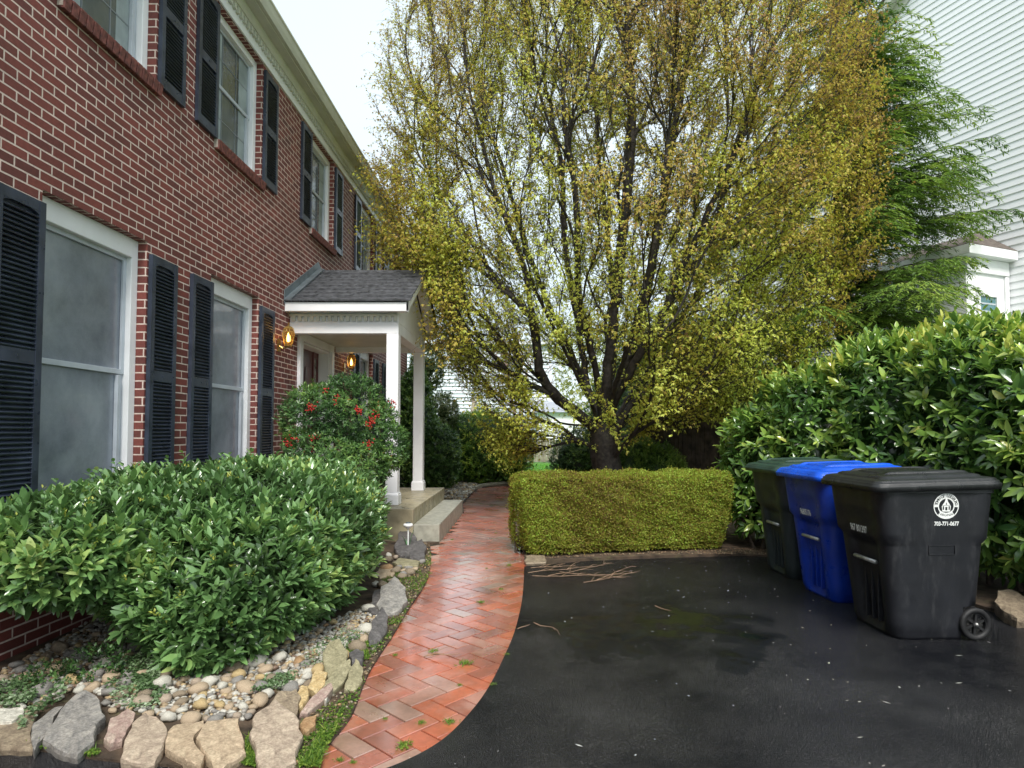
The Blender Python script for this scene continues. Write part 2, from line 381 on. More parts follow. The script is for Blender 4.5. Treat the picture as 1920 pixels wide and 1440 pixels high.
fl.prism([(PL-.03, EZ-.03), (PL-.03, EZ+.15), (PM, RZ+.16), (PR+.03, EZ+.15), (PR+.03, EZ-.03), (PM, RZ-.01)], WX+.002, WX+.012, 'x')
fl.prism([(PL-.03, EZ+.02), (PL-.03, EZ+.04), (PM, RZ+.055), (PR+.03, EZ+.04), (PR+.03, EZ+.02), (PM, RZ+.03)], WX+.012, WX+.10, 'x')
fl.build('flashing', M_FLASH, house)
fa = MB()
for y0, y1 in ((PL, PL+.025), (PR-.025, PR)): fa.box(WX+.002, PO, y0, y1, EZ-.125, EZ-.005)
fa.box(WX+.002, PO-.03, PL+.025, PL+.185, EZ-.115, EZ-.095); fa.box(WX+.002, PO-.03, PR-.185, PR-.025, EZ-.115, EZ-.095)
for sg in (-1, 1):    # raking boards of the pediment
    ya, yb = PM+sg*half, PM
    fa.prism([(ya, EZ-.13), (ya, EZ-.004), (PM, RZ-.004), (PM, RZ-.13)], PO-.03, PO+.0, 'x')
    fa.prism([(ya, EZ-.125), (ya-sg*.12, EZ-.125+.07), (PM, RZ-.155), (PM, RZ-.13)], -1.70, PO-.03, 'x')
fa.build('fascia', M_WHITE, house, bevel=.003)
BY0, BY1, BX, BZ0, BZ1 = 8.35, 10.52, -1.714, 2.70, 2.995
bm_ = MB(); bm_.box(WX+.002, BX, BY0, BY0+.16, BZ0, 2.845); bm_.box(WX+.002, BX-.012, BY0+.012, BY0+.15, 2.846, BZ1)
bm_.box(WX+.002, BX, BY1-.16, BY1, BZ0, 2.845); bm_.box(WX+.002, BX-.012, BY1-.15, BY1-.012, 2.846, BZ1)
bm_.box(BX-.16, BX-.0005, BY0+.16, BY1-.16, BZ0, 2.845)
bm_.prism([(BY0-.0, 2.846), (BY1, 2.846), (BY1, 3.02), (PM, RZ-.16), (BY0, 3.02)], BX-.03, BX, 'x')
bm_.build('beam', M_WHITE, house, bevel=.003)
de = MB(); de.prism(dentils(WX+.002, BX-.01, 2.865, 2.925, 2.955, .046, .080), BY0-.022, BY0+.0115, 'y'); de.build('dentil_band', M_CREAM, house)
ce = MB(); ce.box(WX+.002, BX-.16, BY0+.16, BY1-.16, 2.78, 2.80); ce.build('porch_ceiling', M_CREAM, house)
LZ = .42
for yc in (BY0+.08, BY1-.08):
    co = MB(); xc = BX-.08; hw = .08
    co.box(xc-hw, xc+hw, yc-hw, yc+hw, LZ+.15, BZ0-.001)
    co.box(xc-.10, xc+.10, yc-.10, yc+.10, LZ+.002, LZ+.135)
    co.prism([(yc-.10, LZ+.135), (yc+.10, LZ+.135), (yc+.082, LZ+.16), (yc-.082, LZ+.16)], xc-.092, xc+.092, 'x')
    co.build('column', M_WHITE, house, bevel=.004)
la = MB(); la.box(WX+.003, -1.43, 7.97, 10.96, -.2, LZ); la.build('landing', M_CONC, house, bevel=.015, seg=2)
sp = MB(); sp.box(-1.43, -1.10, 7.97, 10.80, -.2, .225); sp.build('step', M_STEP, house, bevel=.012, seg=2)
# door unit: white casing, dark red door, leaded sidelights
a, b = DOORY; dz0, dz1 = DZ
cs = MB(); cs.box(WX+.002, WX+.05, a-.11, a, LZ, dz1+.11); cs.box(WX+.002, WX+.05, b, b+.11, LZ, dz1+.11); cs.box(WX+.002, WX+.052, a, b, dz1, dz1+.11)
cs.box(WX-.2, WX+.002, a, a+.03, LZ, dz1); cs.box(WX-.2, WX+.002, b-.03, b, LZ, dz1); cs.box(WX-.2, WX, a+.03, b-.03, dz1-.03, dz1)
cs.build('door_casing', M_WHITE, house, bevel=.003)
dr = MB(); dr.box(WX-.21, WX-.17, a+.28, b-.28, LZ+.02, dz1-.03); door = dr.build('door', M_DOOR, house)
pn = MB()
for (p, q) in ((a+.34, PM-.12-.02), (PM-.12+.10, b-.34)):
    pn.box(WX-.17, WX-.16, p, q, LZ+.15, LZ+.85); pn.box(WX-.17, WX-.16, p, q, LZ+1.0, LZ+1.95)
pn.build('door_panel', M_DOOR, door, bevel=.008)
hn = MB(); hn.tube([(WX-.165, b-.35, LZ+1.0), (WX-.11, b-.35, LZ+1.0)], [.02, .03], 10); hn.build('door_handle', M_BRASS, door)
for (p, q) in ((a+.03, a+.27), (b-.27, b-.03)):
    sg = MB(); sg.box(WX-.21, WX-.16, p, p+.035, LZ+.02, dz1-.03); sg.box(WX-.21, WX-.16, q-.035, q, LZ+.02, dz1-.03); sg.box(WX-.21, WX-.165, p+.035, q-.035, LZ+.02, LZ+.5); sg.box(WX-.21, WX-.165, p+.035, q-.035, dz1-.12, dz1-.03)
    sl = sg.build('sidelight', M_DOOR, house); gg = MB(); gg.box(WX-.19, WX-.185, p+.035, q-.035, LZ+.5, dz1-.12); gg.build('sidelight_glass', M_GLASS2, sl)
# lit brass lanterns either side of the door
M_AMBER, t_, p_, o_ = nodes('amber_glass'); p_.inputs['Base Color'].default_value = (.8, .55, .2, 1); p_.inputs['Roughness'].default_value = .08; p_.inputs['Transmission Weight'].default_value = .9; p_.inputs['IOR'].default_value = 1.1
M_BULB, t_, p_, o_ = nodes('lit_bulb'); p_.inputs['Emission Color'].default_value = (1, .62, .22, 1); p_.inputs['Emission Strength'].default_value = 5
def lantern(y, z):
    s = MB(); X = WX
    s.box(X+.002, X+.018, y-.04, y+.04, z-.19, z-.03); s.tube([(X+.018, y, z-.12), (X+.06, y, z-.15), (X+.13, y, z-.13)], .009, 8)
    Mr = Matrix.Translation((X+.13, y, z))
    s.lathe([(.001, -.135), (.045, -.13), (.05, -.12), (.03, -.115)], 6, Mr); s.lathe([(.06, .10), (.045, .125), (.012, .14), (.01, .16), (.018, .17), (.001, .185)], 6, Mr)
    for k in range(6):
        an = math.pi*k/3
        s.tube([Mr @ Vector((.045*math.cos(an), .045*math.sin(an), -.12)), Mr @ Vector((.082*math.cos(an), .082*math.sin(an), .03)), Mr @ Vector((.06*math.cos(an), .06*math.sin(an), .11))], .003, 4)
    o = s.build('wall_lantern', M_BRASS, house)
    g = MB(); g.lathe([(.043, -.115), (.08, .03), (.058, .10)], 6, Mr); g.build('lantern_glass', M_AMBER, o)
    bl = MB(); bl.lathe([(.001, -.07), (.016, -.06), (.02, -.02), (.012, .02), (.001, .05)], 10, Mr); bl.build('bulb', M_BULB, o, smooth=True)
lantern(7.98, 2.60); lantern(10.86, 2.60)
# ------------------------------------------------------------------ ground, path, driveway, beds
M_LAWN = simple('lawn_green', (.10, .26, .035), .7, .25, 3, .8, 120)
M_SOIL = simple('bed_soil', (.075, .05, .032), .85, .35, 9, .9, 90, dirt=((.13, .115, .05), 5, .55))
def sheet(name, pts, z, mat, kind='structure', label=None, thick=None):
    m = MB(); m.prism([(p[0], p[1]) for p in pts], z-(thick or .02), z); me = m.mesh(name)
    return tag(link(name, me, mat), kind=kind, label=label)
gm = MB(); gm.quad((-260, -60, -.06), (260, -60, -.06), (260, 420, -.06), (-260, 420, -.06)); tag(gm.build('lawn', M_LAWN), kind='structure')

def spline(pts, n=8):
    P = [Vector((p[0], p[1])) for p in pts]; out = []
    for i in range(len(P)-1):
        a, b, c, d = P[max(i-1, 0)], P[i], P[i+1], P[min(i+2, len(P)-1)]
        for k in range(n):
            t = k/n; out.append(tuple(.5*((2*b)+(c-a)*t+(2*a-5*b+4*c-d)*t*t+(3*b-a-3*c+d)*t**3)))
    out.append(tuple(P[-1])); return out
# right edge of the path = left edge of the asphalt (from the near end to the hedge)
EDGE = spline([G(*p)[:2] for p in ((560, 1500), (640, 1462), (735, 1436), (820, 1393), (872, 1346), (915, 1290), (948, 1225), (966, 1180), (978, 1130), (982, 1090), (983, 1062))])
LEFT = spline([G(*p)[:2] for p in ((583, 1442), (622, 1390), (660, 1340), (692, 1262), (738, 1190), (765, 1145), (800, 1090), (808, 1050), (806, 1020))])
# asphalt
def asphalt():
    m, t, p, o = nodes('wet_asphalt'); l = t.links.new
    tcn = nd(t, 'ShaderNodeTexCoord'); g = tcn.outputs['Object']
    n1 = nd(t, 'ShaderNodeTexNoise', Scale=140, Detail=3); l(g, n1.inputs['Vector'])
    v1 = nd(t, 'ShaderNodeTexVoronoi', Scale=210); l(g, v1.inputs['Vector'])
    mp = nd(t, 'ShaderNodeMapping'); mp.inputs['Location'].default_value = (3.3, .4, 0); l(g, mp.inputs[0])
    n2 = nd(t, 'ShaderNodeTexNoise', Scale=.75, Detail=5, Roughness=.55); l(mp.outputs[0], n2.inputs['Vector'])      # pools of water
    r = ramp(t, [(.35, (.002, .0025, .004)), (.7, (.008, .009, .014))]); l(n1.outputs['Fac'], r.inputs[0])
    sp = nd(t, 'ShaderNodeTexVoronoi', Scale=17); l(g, sp.inputs['Vector'])
    rs = ramp(t, [(.0, (1, 1, 1)), (.035, (0, 0, 0))]); l(sp.outputs['Distance'], rs.inputs[0])
    nn = nd(t, 'ShaderNodeTexNoise', Scale=5); l(g, nn.inputs['Vector']); rn = ramp(t, [(.52, (0, 0, 0)), (.6, (1, 1, 1))]); l(nn.outputs['Fac'], rn.inputs[0])
    sm = nd(t, 'ShaderNodeMath', operation='MULTIPLY'); l(rs.outputs[0], sm.inputs[0]); l(rn.outputs[0], sm.inputs[1])
    mm = nd(t, 'ShaderNodeMixRGB'); l(sm.outputs[0], mm.inputs[0]); l(r.outputs[0], mm.inputs[1]); mm.inputs[2].default_value = (.22, .23, .20, 1)
    l(mm.outputs[0], p.inputs['Base Color'])
    sep = nd(t, 'ShaderNodeSeparateXYZ'); l(g, sep.inputs[0])
    # a shallow pool in front of the hedge where water gathers
    dv = nd(t, 'ShaderNodeVectorMath', operation='SUBTRACT'); l(g, dv.inputs[0]); dv.inputs[1].default_value = (.42, 4.5, 0)
    ds = nd(t, 'ShaderNodeVectorMath', operation='MULTIPLY'); l(dv.outputs[0], ds.inputs[0]); ds.inputs[1].default_value = (.75, 1.5, 0)
    le = nd(t, 'ShaderNodeVectorMath', operation='LENGTH'); l(ds.outputs[0], le.inputs[0])
    pl = nd(t, 'ShaderNodeMapRange'); pl.inputs[1].default_value = .2; pl.inputs[2].default_value = 1.5; pl.inputs[3].default_value = .24; pl.inputs[4].default_value = 0; l(le.outputs['Value'], pl.inputs[0])
    n5 = nd(t, 'ShaderNodeTexNoise', Scale=3.2, Detail=6, Roughness=.6); l(mp.outputs[0], n5.inputs['Vector'])
    mixn = nd(t, 'ShaderNodeMath', operation='MULTIPLY_ADD'); l(n5.outputs['Fac'], mixn.inputs[0]); mixn.inputs[1].default_value = .45
    hf = nd(t, 'ShaderNodeMath', operation='MULTIPLY'); l(n2.outputs['Fac'], hf.inputs[0]); hf.inputs[1].default_value = .55; l(hf.outputs[0], mixn.inputs[2])
    ad = nd(t, 'ShaderNodeMath', operation='ADD'); l(mixn.outputs[0], ad.inputs[0]); l(pl.outputs[0], ad.inputs[1])
    wet = ramp(t, [(.62, (0, 0, 0)), (.72, (1, 1, 1))]); l(ad.outputs[0], wet.inputs[0])
    n9 = nd(t, 'ShaderNodeTexNoise', Scale=.9, Detail=8, Roughness=.7); l(g, n9.inputs['Vector']); r9 = nd(t, 'ShaderNodeMapRange'); r9.inputs[1].default_value = .35; r9.inputs[2].default_value = .65; r9.inputs[3].default_value = .12; r9.inputs[4].default_value = .75; l(n9.outputs['Fac'], r9.inputs[0]); l(r9.outputs[0], p.inputs['Specular IOR Level'])
    rr = nd(t, 'ShaderNodeMapRange'); rr.inputs[3].default_value = .20; rr.inputs[4].default_value = .03; l(wet.outputs[0], rr.inputs[0]); l(rr.outputs[0], p.inputs['Roughness'])
    iv = nd(t, 'ShaderNodeMapRange'); iv.inputs[3].default_value = 1.0; iv.inputs[4].default_value = .03; l(wet.outputs[0], iv.inputs[0])
    b = nd(t, 'ShaderNodeBump', Distance=.007); l(iv.outputs[0], b.inputs['Strength']); l(v1.outputs['Distance'], b.inputs['Height']); l(b.outputs[0], p.inputs['Normal'])
    return m
M_ASPH = asphalt()
HF = [G(985, 1058)[:2], G(1100, 1052)[:2], G(1250, 1046)[:2], G(1400, 1042)[:2]]
far_r = [(2.65, 7.1), (3.2, 6.9), (3.45, 5.9), (3.6, 4.9), (3.9, 4.2), (4.4, 3.4), (5.6, 2.4), (7.5, 1.2), (9, -1), (9, -6), (-9, -6), (-9, 2.2)]
bedline = [G(*p)[:2] for p in ((-260, 1330), (0, 1399), (95, 1412), (190, 1427), (330, 1440), (480, 1452))]
poly = list(EDGE) + HF[1:] + far_r + bedline
asp = sheet('driveway', poly, 0.0, M_ASPH)
# brick path, herringbone at 45 degrees, every paver a piece of the one mesh
M_PAVER, t, p, o = nodes('wet_paver'); l = t.links.new
at = nd(t, 'ShaderNodeAttribute', attribute_name='rnd'); r = ramp(t, [(0, (.34, .12, .085)), (.2, (.45, .135, .085)), (.45, (.56, .15, .08)), (.7, (.64, .165, .075)), (.9, (.52, .21, .145)), (1, (.44, .30, .24))]); l(at.outputs['Fac'], r.inputs[0])
tcn = nd(t, 'ShaderNodeTexCoord'); n = nd(t, 'ShaderNodeTexNoise', Scale=26, Detail=8, Roughness=.7); l(tcn.outputs['Object'], n.inputs['Vector'])
r2 = ramp(t, [(.25, (.66, .62, .62)), (.7, (1.15, 1.12, 1.1))]); l(n.outputs['Fac'], r2.inputs[0])
n7 = nd(t, 'ShaderNodeTexNoise', Scale=1.4, Detail=6, Roughness=.7); l(tcn.outputs['Object'], n7.inputs['Vector']); r7 = ramp(t, [(.36, (.42, .40, .34)), (.56, (1, 1, 1))]); l(n7.outputs['Fac'], r7.inputs[0])
m2 = nd(t, 'ShaderNodeMixRGB', blend_type='MULTIPLY'); m2.inputs[0].default_value = .8; l(r.outputs[0], m2.inputs[1]); l(r2.outputs[0], m2.inputs[2])
m3 = nd(t, 'ShaderNodeMixRGB', blend_type='MULTIPLY'); m3.inputs[0].default_value = .7; l(m2.outputs[0], m3.inputs[1]); l(r7.outputs[0], m3.inputs[2]); nw = nd(t, 'ShaderNodeTexNoise', Scale=1.1, Detail=7, Roughness=.72); l(tcn.outputs['Object'], nw.inputs['Vector']); rw = ramp(t, [(.50, (0, 0, 0)), (.66, (.6, .6, .6))]); l(nw.outputs['Fac'], rw.inputs[0])
mw = nd(t, 'ShaderNodeMixRGB'); l(rw.outputs[0], mw.inputs[0]); l(m3.outputs[0], mw.inputs[1]); mw.inputs[2].default_value = (.60, .38, .32, 1); l(mw.outputs[0], p.inputs['Base Color'])
n3 = nd(t, 'ShaderNodeTexNoise', Scale=2.6, Detail=5); l(tcn.outputs['Object'], n3.inputs['Vector'])
mr = nd(t, 'ShaderNodeMapRange'); mr.inputs[1].default_value = .35; mr.inputs[2].default_value = .65; mr.inputs[3].default_value = .24; mr.inputs[4].default_value = .42; l(n3.outputs['Fac'], mr.inputs[0]); l(mr.outputs[0], p.inputs['Roughness'])
bp = nd(t, 'ShaderNodeBump', Strength=.25, Distance=.004); l(n.outputs['Fac'], bp.inputs['Height']); l(bp.outputs[0], p.inputs['Normal'])
p.inputs['Coat Weight'].default_value = 1; p.inputs['Coat Roughness'].default_value = .13; p.inputs['Coat IOR'].default_value = 1.8; p.inputs['IOR'].default_value = 1.75; p.inputs['Specular IOR Level'].default_value = 1
M_MOSS = simple('joint_moss', (.032, .030, .018), .9, .4, 22, .8, 120)
M_PEBBLEBED = simple('gravel_bed', (.20, .18, .14), .8, .4, 25, 1, 60)
RIGHT_FAR = [G(983, 1062)[:2], (-.02, 7.1), G(968, 1000)[:2], G(962, 960)[:2], G(955, 935)[:2], (-.2, 14.2), (.6, 15.4), (2.2, 16.2)]
LEFT_FAR = [G(806, 1020)[:2], (-1.08, 7.97), (-1.08, 10.8), G(868, 945)[:2], G(885, 925)[:2], G(900, 914)[:2], (.9, 17.0), (2.2, 17.3)]
path_poly = LEFT[:-1] + LEFT_FAR + RIGHT_FAR[::-1] + list(EDGE)[::-1]
from mathutils.geometry import intersect_point_tri_2d
def inside(pt, poly):
    x, y = pt; c = False; n = len(poly); j = n-1
    for i in range(n):
        xi, yi = poly[i][0], poly[i][1]; xj, yj = poly[j][0], poly[j][1]
        if ((yi > y) != (yj > y)) and (x < (xj-xi)*(y-yi)/(yj-yi)+xi): c = not c
        j = i
    return c
def grow_in(pt, poly, e=.13):
    return any(inside((pt[0]+dx, pt[1]+dy), poly) for dx in (-e, 0, e) for dy in (-e, 0, e))
a_ = .120; RA = R(-43); ca, sa = math.cos(RA), math.sin(RA)
bv, bf, br = [], [], []
def paver(u0, v0, du, dv):
    cx, cy = u0+du/2, v0+dv/2; wx, wy = cx*ca-cy*sa+(-.35), cx*sa+cy*ca+6
    if not (1.6 < wy < 17.5 and -3 < wx < 2.5) or not grow_in((wx, wy), path_poly): return
    if inside((wx, wy), path_poly) is False and wy > 7.2: return
    g_ = .0042; zt = -.006+random.uniform(-.0018, .0012); tx, ty = random.uniform(-.006, .006), random.uniform(-.006, .006)
    rr_ = random.random(); n = len(bv); be = .0016; jr = random.uniform(-.008, .008)
    for (inset, z) in ((0, -.03), (0, zt-.003), (be, zt)):
        for (su, sv) in ((-1, -1), (1, -1), (1, 1), (-1, 1)):
            uu = su*(du/2-g_-inset); vv = sv*(dv/2-g_-inset); uu, vv = uu-jr*vv, vv+jr*uu
            x, y = (cx+uu)*ca-(cy+vv)*sa-.35, (cx+uu)*sa+(cy+vv)*ca+6
            bv.append((x, y, z+(uu*tx+vv*ty if z > -.02 else 0))); br.append(rr_)
    for k in range(4):
        k2 = (k+1) % 4; bf.append((n+k, n+k2, n+4+k2, n+4+k)); bf.append((n+4+k, n+4+k2, n+8+k2, n+8+k))
    bf.append((n+8, n+9, n+10, n+11))
for i in range(-90, 90):
    for j in range(-90, 90):
        k = (i-j) % 4          # herringbone lattice
        if k == 0: paver(i*a_, j*a_, 2*a_, a_)
        if k == 2: paver(i*a_+0*a_, j*a_, a_, 2*a_) if False else None
        if (i-j) % 4 == 3: paver(i*a_, j*a_-a_*0, a_, 2*a_)
pm = arr_mesh('path', np.array(bv), [np.array(bf)], br, smooth=False)
pth = tag(link('path', pm, M_PAVER), kind='structure')
sheet('path_joint_bed', [(p_[0], p_[1]) for p_ in path_poly], -.016, M_MOSS)
# planting beds
bed = list(bedline[::-1])[1:] ; bed = [G(560, 1475)[:2]] + [G(480, 1452)[:2]] + bed
bedpoly = bed + [(WX-.3, 2.9), (WX-.3, 7.99), (-1.42, 7.99), (-1.1, 7.96)] + LEFT[::-1]
def bed_height(x, y):   # gently mounded
    return .012
sheet('garden_bed', bedpoly, .012, M_SOIL, thick=.05)
sheet('hedge_bed', [G(984, 1056)[:2], G(1100, 1050)[:2], G(1250, 1044)[:2], (2.3, 7.15), (3.3, 6.9), (3.6, 5.0), (3.95, 4.2), (4.5, 3.4), (5.7, 2.4), (9, 0), (9, 12), (3, 15), (.6, 15.2), (-.15, 14), (-.18, 9), (-.03, 7.2)], .02, M_SOIL, thick=.08)
sheet('back_bed', [(WX-.3, 10.97), (-1.45, 10.97), (-1.08, 10.85)] + [tuple(p_) for p_ in LEFT_FAR[3:6]] + [(.9, 17.1), (1.2, 19), (-6, 19), (-6, 17)], .012, M_SOIL, thick=.05)
cb = MB(); cbp = [G(893, 916, .03), G(905, 911, .03), G(925, 908, .03), G(950, 905.5, .03), Vector((.9, 17.05, .03))]
for i in range(len(cbp)-1):
    a1, b1 = cbp[i], cbp[i+1]; dv_ = (b1-a1).normalized(); nrm = Vector((-dv_.y, dv_.x, 0))*.09
    n = len(cb.v); cb.v += [tuple(a1-Vector((0,0,.06))), tuple(b1-Vector((0,0,.06))), tuple(b1+nrm-Vector((0,0,.06))), tuple(a1+nrm-Vector((0,0,.06))), tuple(a1+Vector((0,0,.04))), tuple(b1+Vector((0,0,.04))), tuple(b1+nrm+Vector((0,0,.04))), tuple(a1+nrm+Vector((0,0,.04)))]
    cb.f += [(n,n+3,n+2,n+1),(n+4,n+5,n+6,n+7),(n,n+1,n+5,n+4),(n+1,n+2,n+6,n+5),(n+2,n+3,n+7,n+6),(n+3,n,n+4,n+7)]
tag(cb.build('kerb', M_STEP), kind='structure')

# ------------------------------------------------------------------ stones
def stonemat(name, col, col2, bump=.5, rough=.6):
    m, t, p, o = nodes(name); l = t.links.new
    tcn = nd(t, 'ShaderNodeTexCoord'); oi = nd(t, 'ShaderNodeObjectInfo')
    n = nd(t, 'ShaderNodeTexNoise', Scale=17, Detail=12, Roughness=.78, Distortion=.6); l(tcn.outputs['Object'], n.inputs['Vector'])
    n2 = nd(t, 'ShaderNodeTexNoise', Scale=90, Detail=5, Roughness=.7); l(tcn.outputs['Object'], n2.inputs['Vector'])
    r = ramp(t, [(.3, tuple(c*.5 for c in col)), (.45, col), (.62, col2), (.8, tuple(min(1, c*1.3) for c in col2))]); l(n.outputs['Fac'], r.inputs[0])
    r2 = ramp(t, [(.3, (.58, .57, .55)), (.7, (1.2, 1.2, 1.2))]); l(n2.outputs['Fac'], r2.inputs[0])
    mm = nd(t, 'ShaderNodeMixRGB', blend_type='MULTIPLY'); mm.inputs[0].default_value = 1; l(r.outputs[0], mm.inputs[1]); l(r2.outputs[0], mm.inputs[2])
    l(mm.outputs[0], p.inputs['Base Color']); p.inputs['Roughness'].default_value = rough
    ad = nd(t, 'ShaderNodeMath', operation='MULTIPLY_ADD'); l(n2.outputs['Fac'], ad.inputs[0]); ad.inputs[1].default_value = .3; l(n.outputs['Fac'], ad.inputs[2])
    b = nd(t, 'ShaderNodeBump', Strength=bump, Distance=.02); l(ad.outputs[0], b.inputs['Height']); l(b.outputs[0], p.inputs['Normal'])
    return m
_sm = stonemat
def stonemat(n_, a, b, *k): return _sm(n_, tuple(c*1.18 for c in a), tuple(min(1, c*1.22) for c in b), *k)
ST = {'grey': stonemat('grey_stone', (.20, .19, .18), (.33, .31, .28)), 'pink': stonemat('pink_stone', (.32, .22, .19), (.42, .34, .28)),
      'tan': stonemat('tan_stone', (.38, .29, .20), (.50, .40, .28)), 'rose': stonemat('rose_stone', (.33, .26, .20), (.46, .38, .29)),
      'brown': stonemat('brown_stone', (.20, .155, .11), (.32, .26, .18)), 'dark': stonemat('dark_stone', (.075, .07, .07), (.15, .14, .14)),
      'gold': stonemat('golden_stone', (.42, .30, .14), (.52, .42, .24)), 'white': stonemat('pale_stone', (.48, .46, .40), (.62, .60, .53)),
      'orange': stonemat('orange_stone', (.34, .20, .10), (.44, .30, .17)), 'olive': stonemat('olive_stone', (.22, .20, .12), (.33, .30, .19))}
def slab(pts, z, th, mat, label, tilt=None, name='border_stone', bev=.008):
    z = z*.62; th = z+.03
    P = [G(x, y, z) for x, y in pts]; c = sum(P, Vector())/len(P); c.z = 0
    Q = []
    k = len(P)
    for i in range(k):            # break the outline up
        a, b = P[i]-c, P[(i+1) % k]-c
        Q.append(a)
        for s_ in (.35, .7):
            mid = a.lerp(b, s_); d = (b-a); nrm = Vector((-d.y, d.x, 0)); Q.append(mid+nrm*random.uniform(-.05, .045))
    n = len(Q); V = []
    sc = [(.84, -.0), (.94, .35), (.99, .8), (.975, .98), (.93, 1.02), (.5, 1.03)]
    for s_, h in sc:
        for q in Q: V.append((q.x*s_, q.y*s_, h*th + (random.uniform(-1, 1)*.06*th if s_ > .9 else 0)))
    V.append((0, 0, th*1.06)); F = []
    for j in range(len(sc)-1):
        for i in range(n): i2 = (i+1) % n; F.append((j*n+i, j*n+i2, (j+1)*n+i2, (j+1)*n+i))
    for i in range(n): F.append(((len(sc)-1)*n+i, (len(sc)-1)*n+(i+1) % n, len(V)-1))
    me = bpy.data.meshes.new(name); me.from_pydata(V, [], F); me.update()
    o = link(name, me, ST[mat]); o.location = (c.x, c.y, z-th)
    if tilt: o.rotation_euler = (R(tilt[0]), R(tilt[1]), 0)
    return tag(o, label, 'stone')
slab([(82,1380),(107,1346),(137,1312),(163,1301),(191,1317),(201,1341),(184,1355),(180,1380),(148,1403),(120,1398)], .11, .10, 'grey', 'big smooth grey boulder slab tilted at the lower left of the bed edge', (6, 0))
slab([(239,1332),(254,1339),(247,1355),(229,1380),(206,1387),(194,1379),(206,1350)], .10, .09, 'pink', 'narrow pinkish red stone wedged between the grey slab and a tan slab', (5, 4))
slab([(275,1341),(302,1353),(316,1367),(309,1398),(292,1422),(254,1422),(227,1417),(235,1386),(249,1358)], .09, .08, 'rose', 'tan and mauve flat slab right of the narrow pinkish stone', (5, 0))
slab([(332,1355),(385,1353),(387,1361),(365,1384),(387,1415),(379,1433),(354,1424),(311,1400),(316,1370)], .085, .075, 'tan', 'pale tan flat slab partly under its right neighbour', (3, -3))
slab([(387,1355),(448,1350),(455,1379),(462,1406),(426,1427),(401,1442),(385,1411),(367,1384)], .10, .08, 'tan', 'sandy flat slab with a pointed lower tip beside the large pinkish slab', (4, 2))
slab([(515,1323),(553,1343),(569,1375),(556,1415),(517,1435),(488,1436),(479,1402),(466,1375),(477,1346)], .10, .085, 'rose', 'largest pinkish brown slab of the border, nearest the path end', (6, 3))
slab([(482,1337),(517,1303),(553,1296),(562,1306),(555,1328),(540,1341),(515,1325)], .12, .09, 'brown', 'long brown ribbed stone leaning behind the largest slab', (10, 8))
slab([(64,1355),(103,1327),(122,1325),(84,1380),(65,1404),(58,1378)], .08, .08, 'grey', 'dark mossy grey stone left of the big grey slab', (2, 0))
slab([(-40,1360),(0,1353),(45,1330),(74,1326),(62,1355),(62,1398),(0,1398),(-50,1390)], .075, .07, 'brown', 'wide flat brown stone at the left edge of the photo', (0, 2))
slab([(-30,1330),(8,1330),(43,1327),(46,1339),(22,1353),(-20,1357)], .10, .05, 'white', 'thin pale grey stone lying at the left edge above a brown one')
slab([(604,1225),(617,1211),(637,1208),(652,1222),(650,1247),(632,1258),(612,1252)], .13, .12, 'olive', 'round olive brown boulder at the right end of the cobbles', (12, 4))
slab([(654,1224),(668,1217),(682,1222),(680,1236),(660,1242)], .09, .09, 'dark', 'small dark purple stone beside the olive boulder')
slab([(591,1294),(606,1274),(630,1254),(652,1244),(656,1252),(640,1273),(612,1290)], .10, .05, 'olive', 'long thin greyish slab leaning towards the path', (14, 10))
slab([(642,1283),(648,1262),(660,1244),(675,1252),(677,1268),(664,1282)], .09, .07, 'olive', 'upright greenish grey stone against the path edge', (10, 12))
slab([(560,1328),(575,1312),(600,1294),(618,1284),(622,1290),(600,1311),(575,1326)], .09, .05, 'pink', 'thin pink and white stone below the long thin slab', (10, 8))
slab([(598,1307),(604,1292),(616,1285),(621,1298),(612,1316)], .07, .06, 'white', 'small cream white stone beside the thin pink one')
slab([(560,1362),(572,1346),(594,1340),(592,1358),(574,1374)], .06, .07, 'orange', 'rusty orange stone right of the largest slab')
slab([(574,1284),(590,1262),(613,1262),(608,1278),(592,1290)], .10, .07, 'gold', 'golden yellow stone among the border stones near the path', (10, 6))
slab([(558,1300),(566,1288),(580,1287),(582,1300),(570,1316),(560,1312)], .12, .08, 'gold', 'bright yellow angular stone behind the thin pink one', (12, 0))
slab([(690,1196),(694,1168),(712,1150),(725,1160),(722,1180),(700,1204)], .11, .11, 'dark', 'dark brown rough boulder between bush and path', (10, 8))
slab([(704,1128),(712,1106),(738,1092),(760,1104),(764,1120),(745,1134),(716,1138)], .15, .15, 'grey', 'rounded blue grey boulder beside the path under the bush', (8, 4))
slab([(690,1138),(702,1112),(720,1108),(740,1136),(716,1150)], .10, .10, 'dark', 'black striped rock in front of the blue grey boulder', (6, 0))
slab([(742,1030),(746,1004),(762,996),(782,1010),(784,1030),(760,1038)], .16, .16, 'dark', 'tall dark rock just left of the lower step', (4, 0))
slab([(768,1042),(772,1020),(792,1014),(801,1028),(797,1044)], .13, .13, 'dark', 'dark grey block at the foot of the lower step', (3, 0))
slab([(735,1054),(748,1045),(775,1049),(788,1052),(784,1061),(752,1060)], .08, .05, 'olive', 'flat weathered slab in front of the dark rocks by the step')
slab([(700,1075),(716,1062),(742,1066),(738,1078),(712,1082)], .05, .05, 'tan', 'small sandy stone under the right side of the bush')
slab([(986,1056),(985,1042),(1002,1038),(1022,1042),(1024,1054)], .05, .05, 'brown', 'flat brown stone at the left foot of the box hedge')
slab([(1862,1128),(1868,1112),(1895,1110),(1925,1122),(1940,1150),(1905,1152),(1880,1142)], .16, .16, 'brown', 'rough brown edging rock behind the black cart wheel', (5, 0))
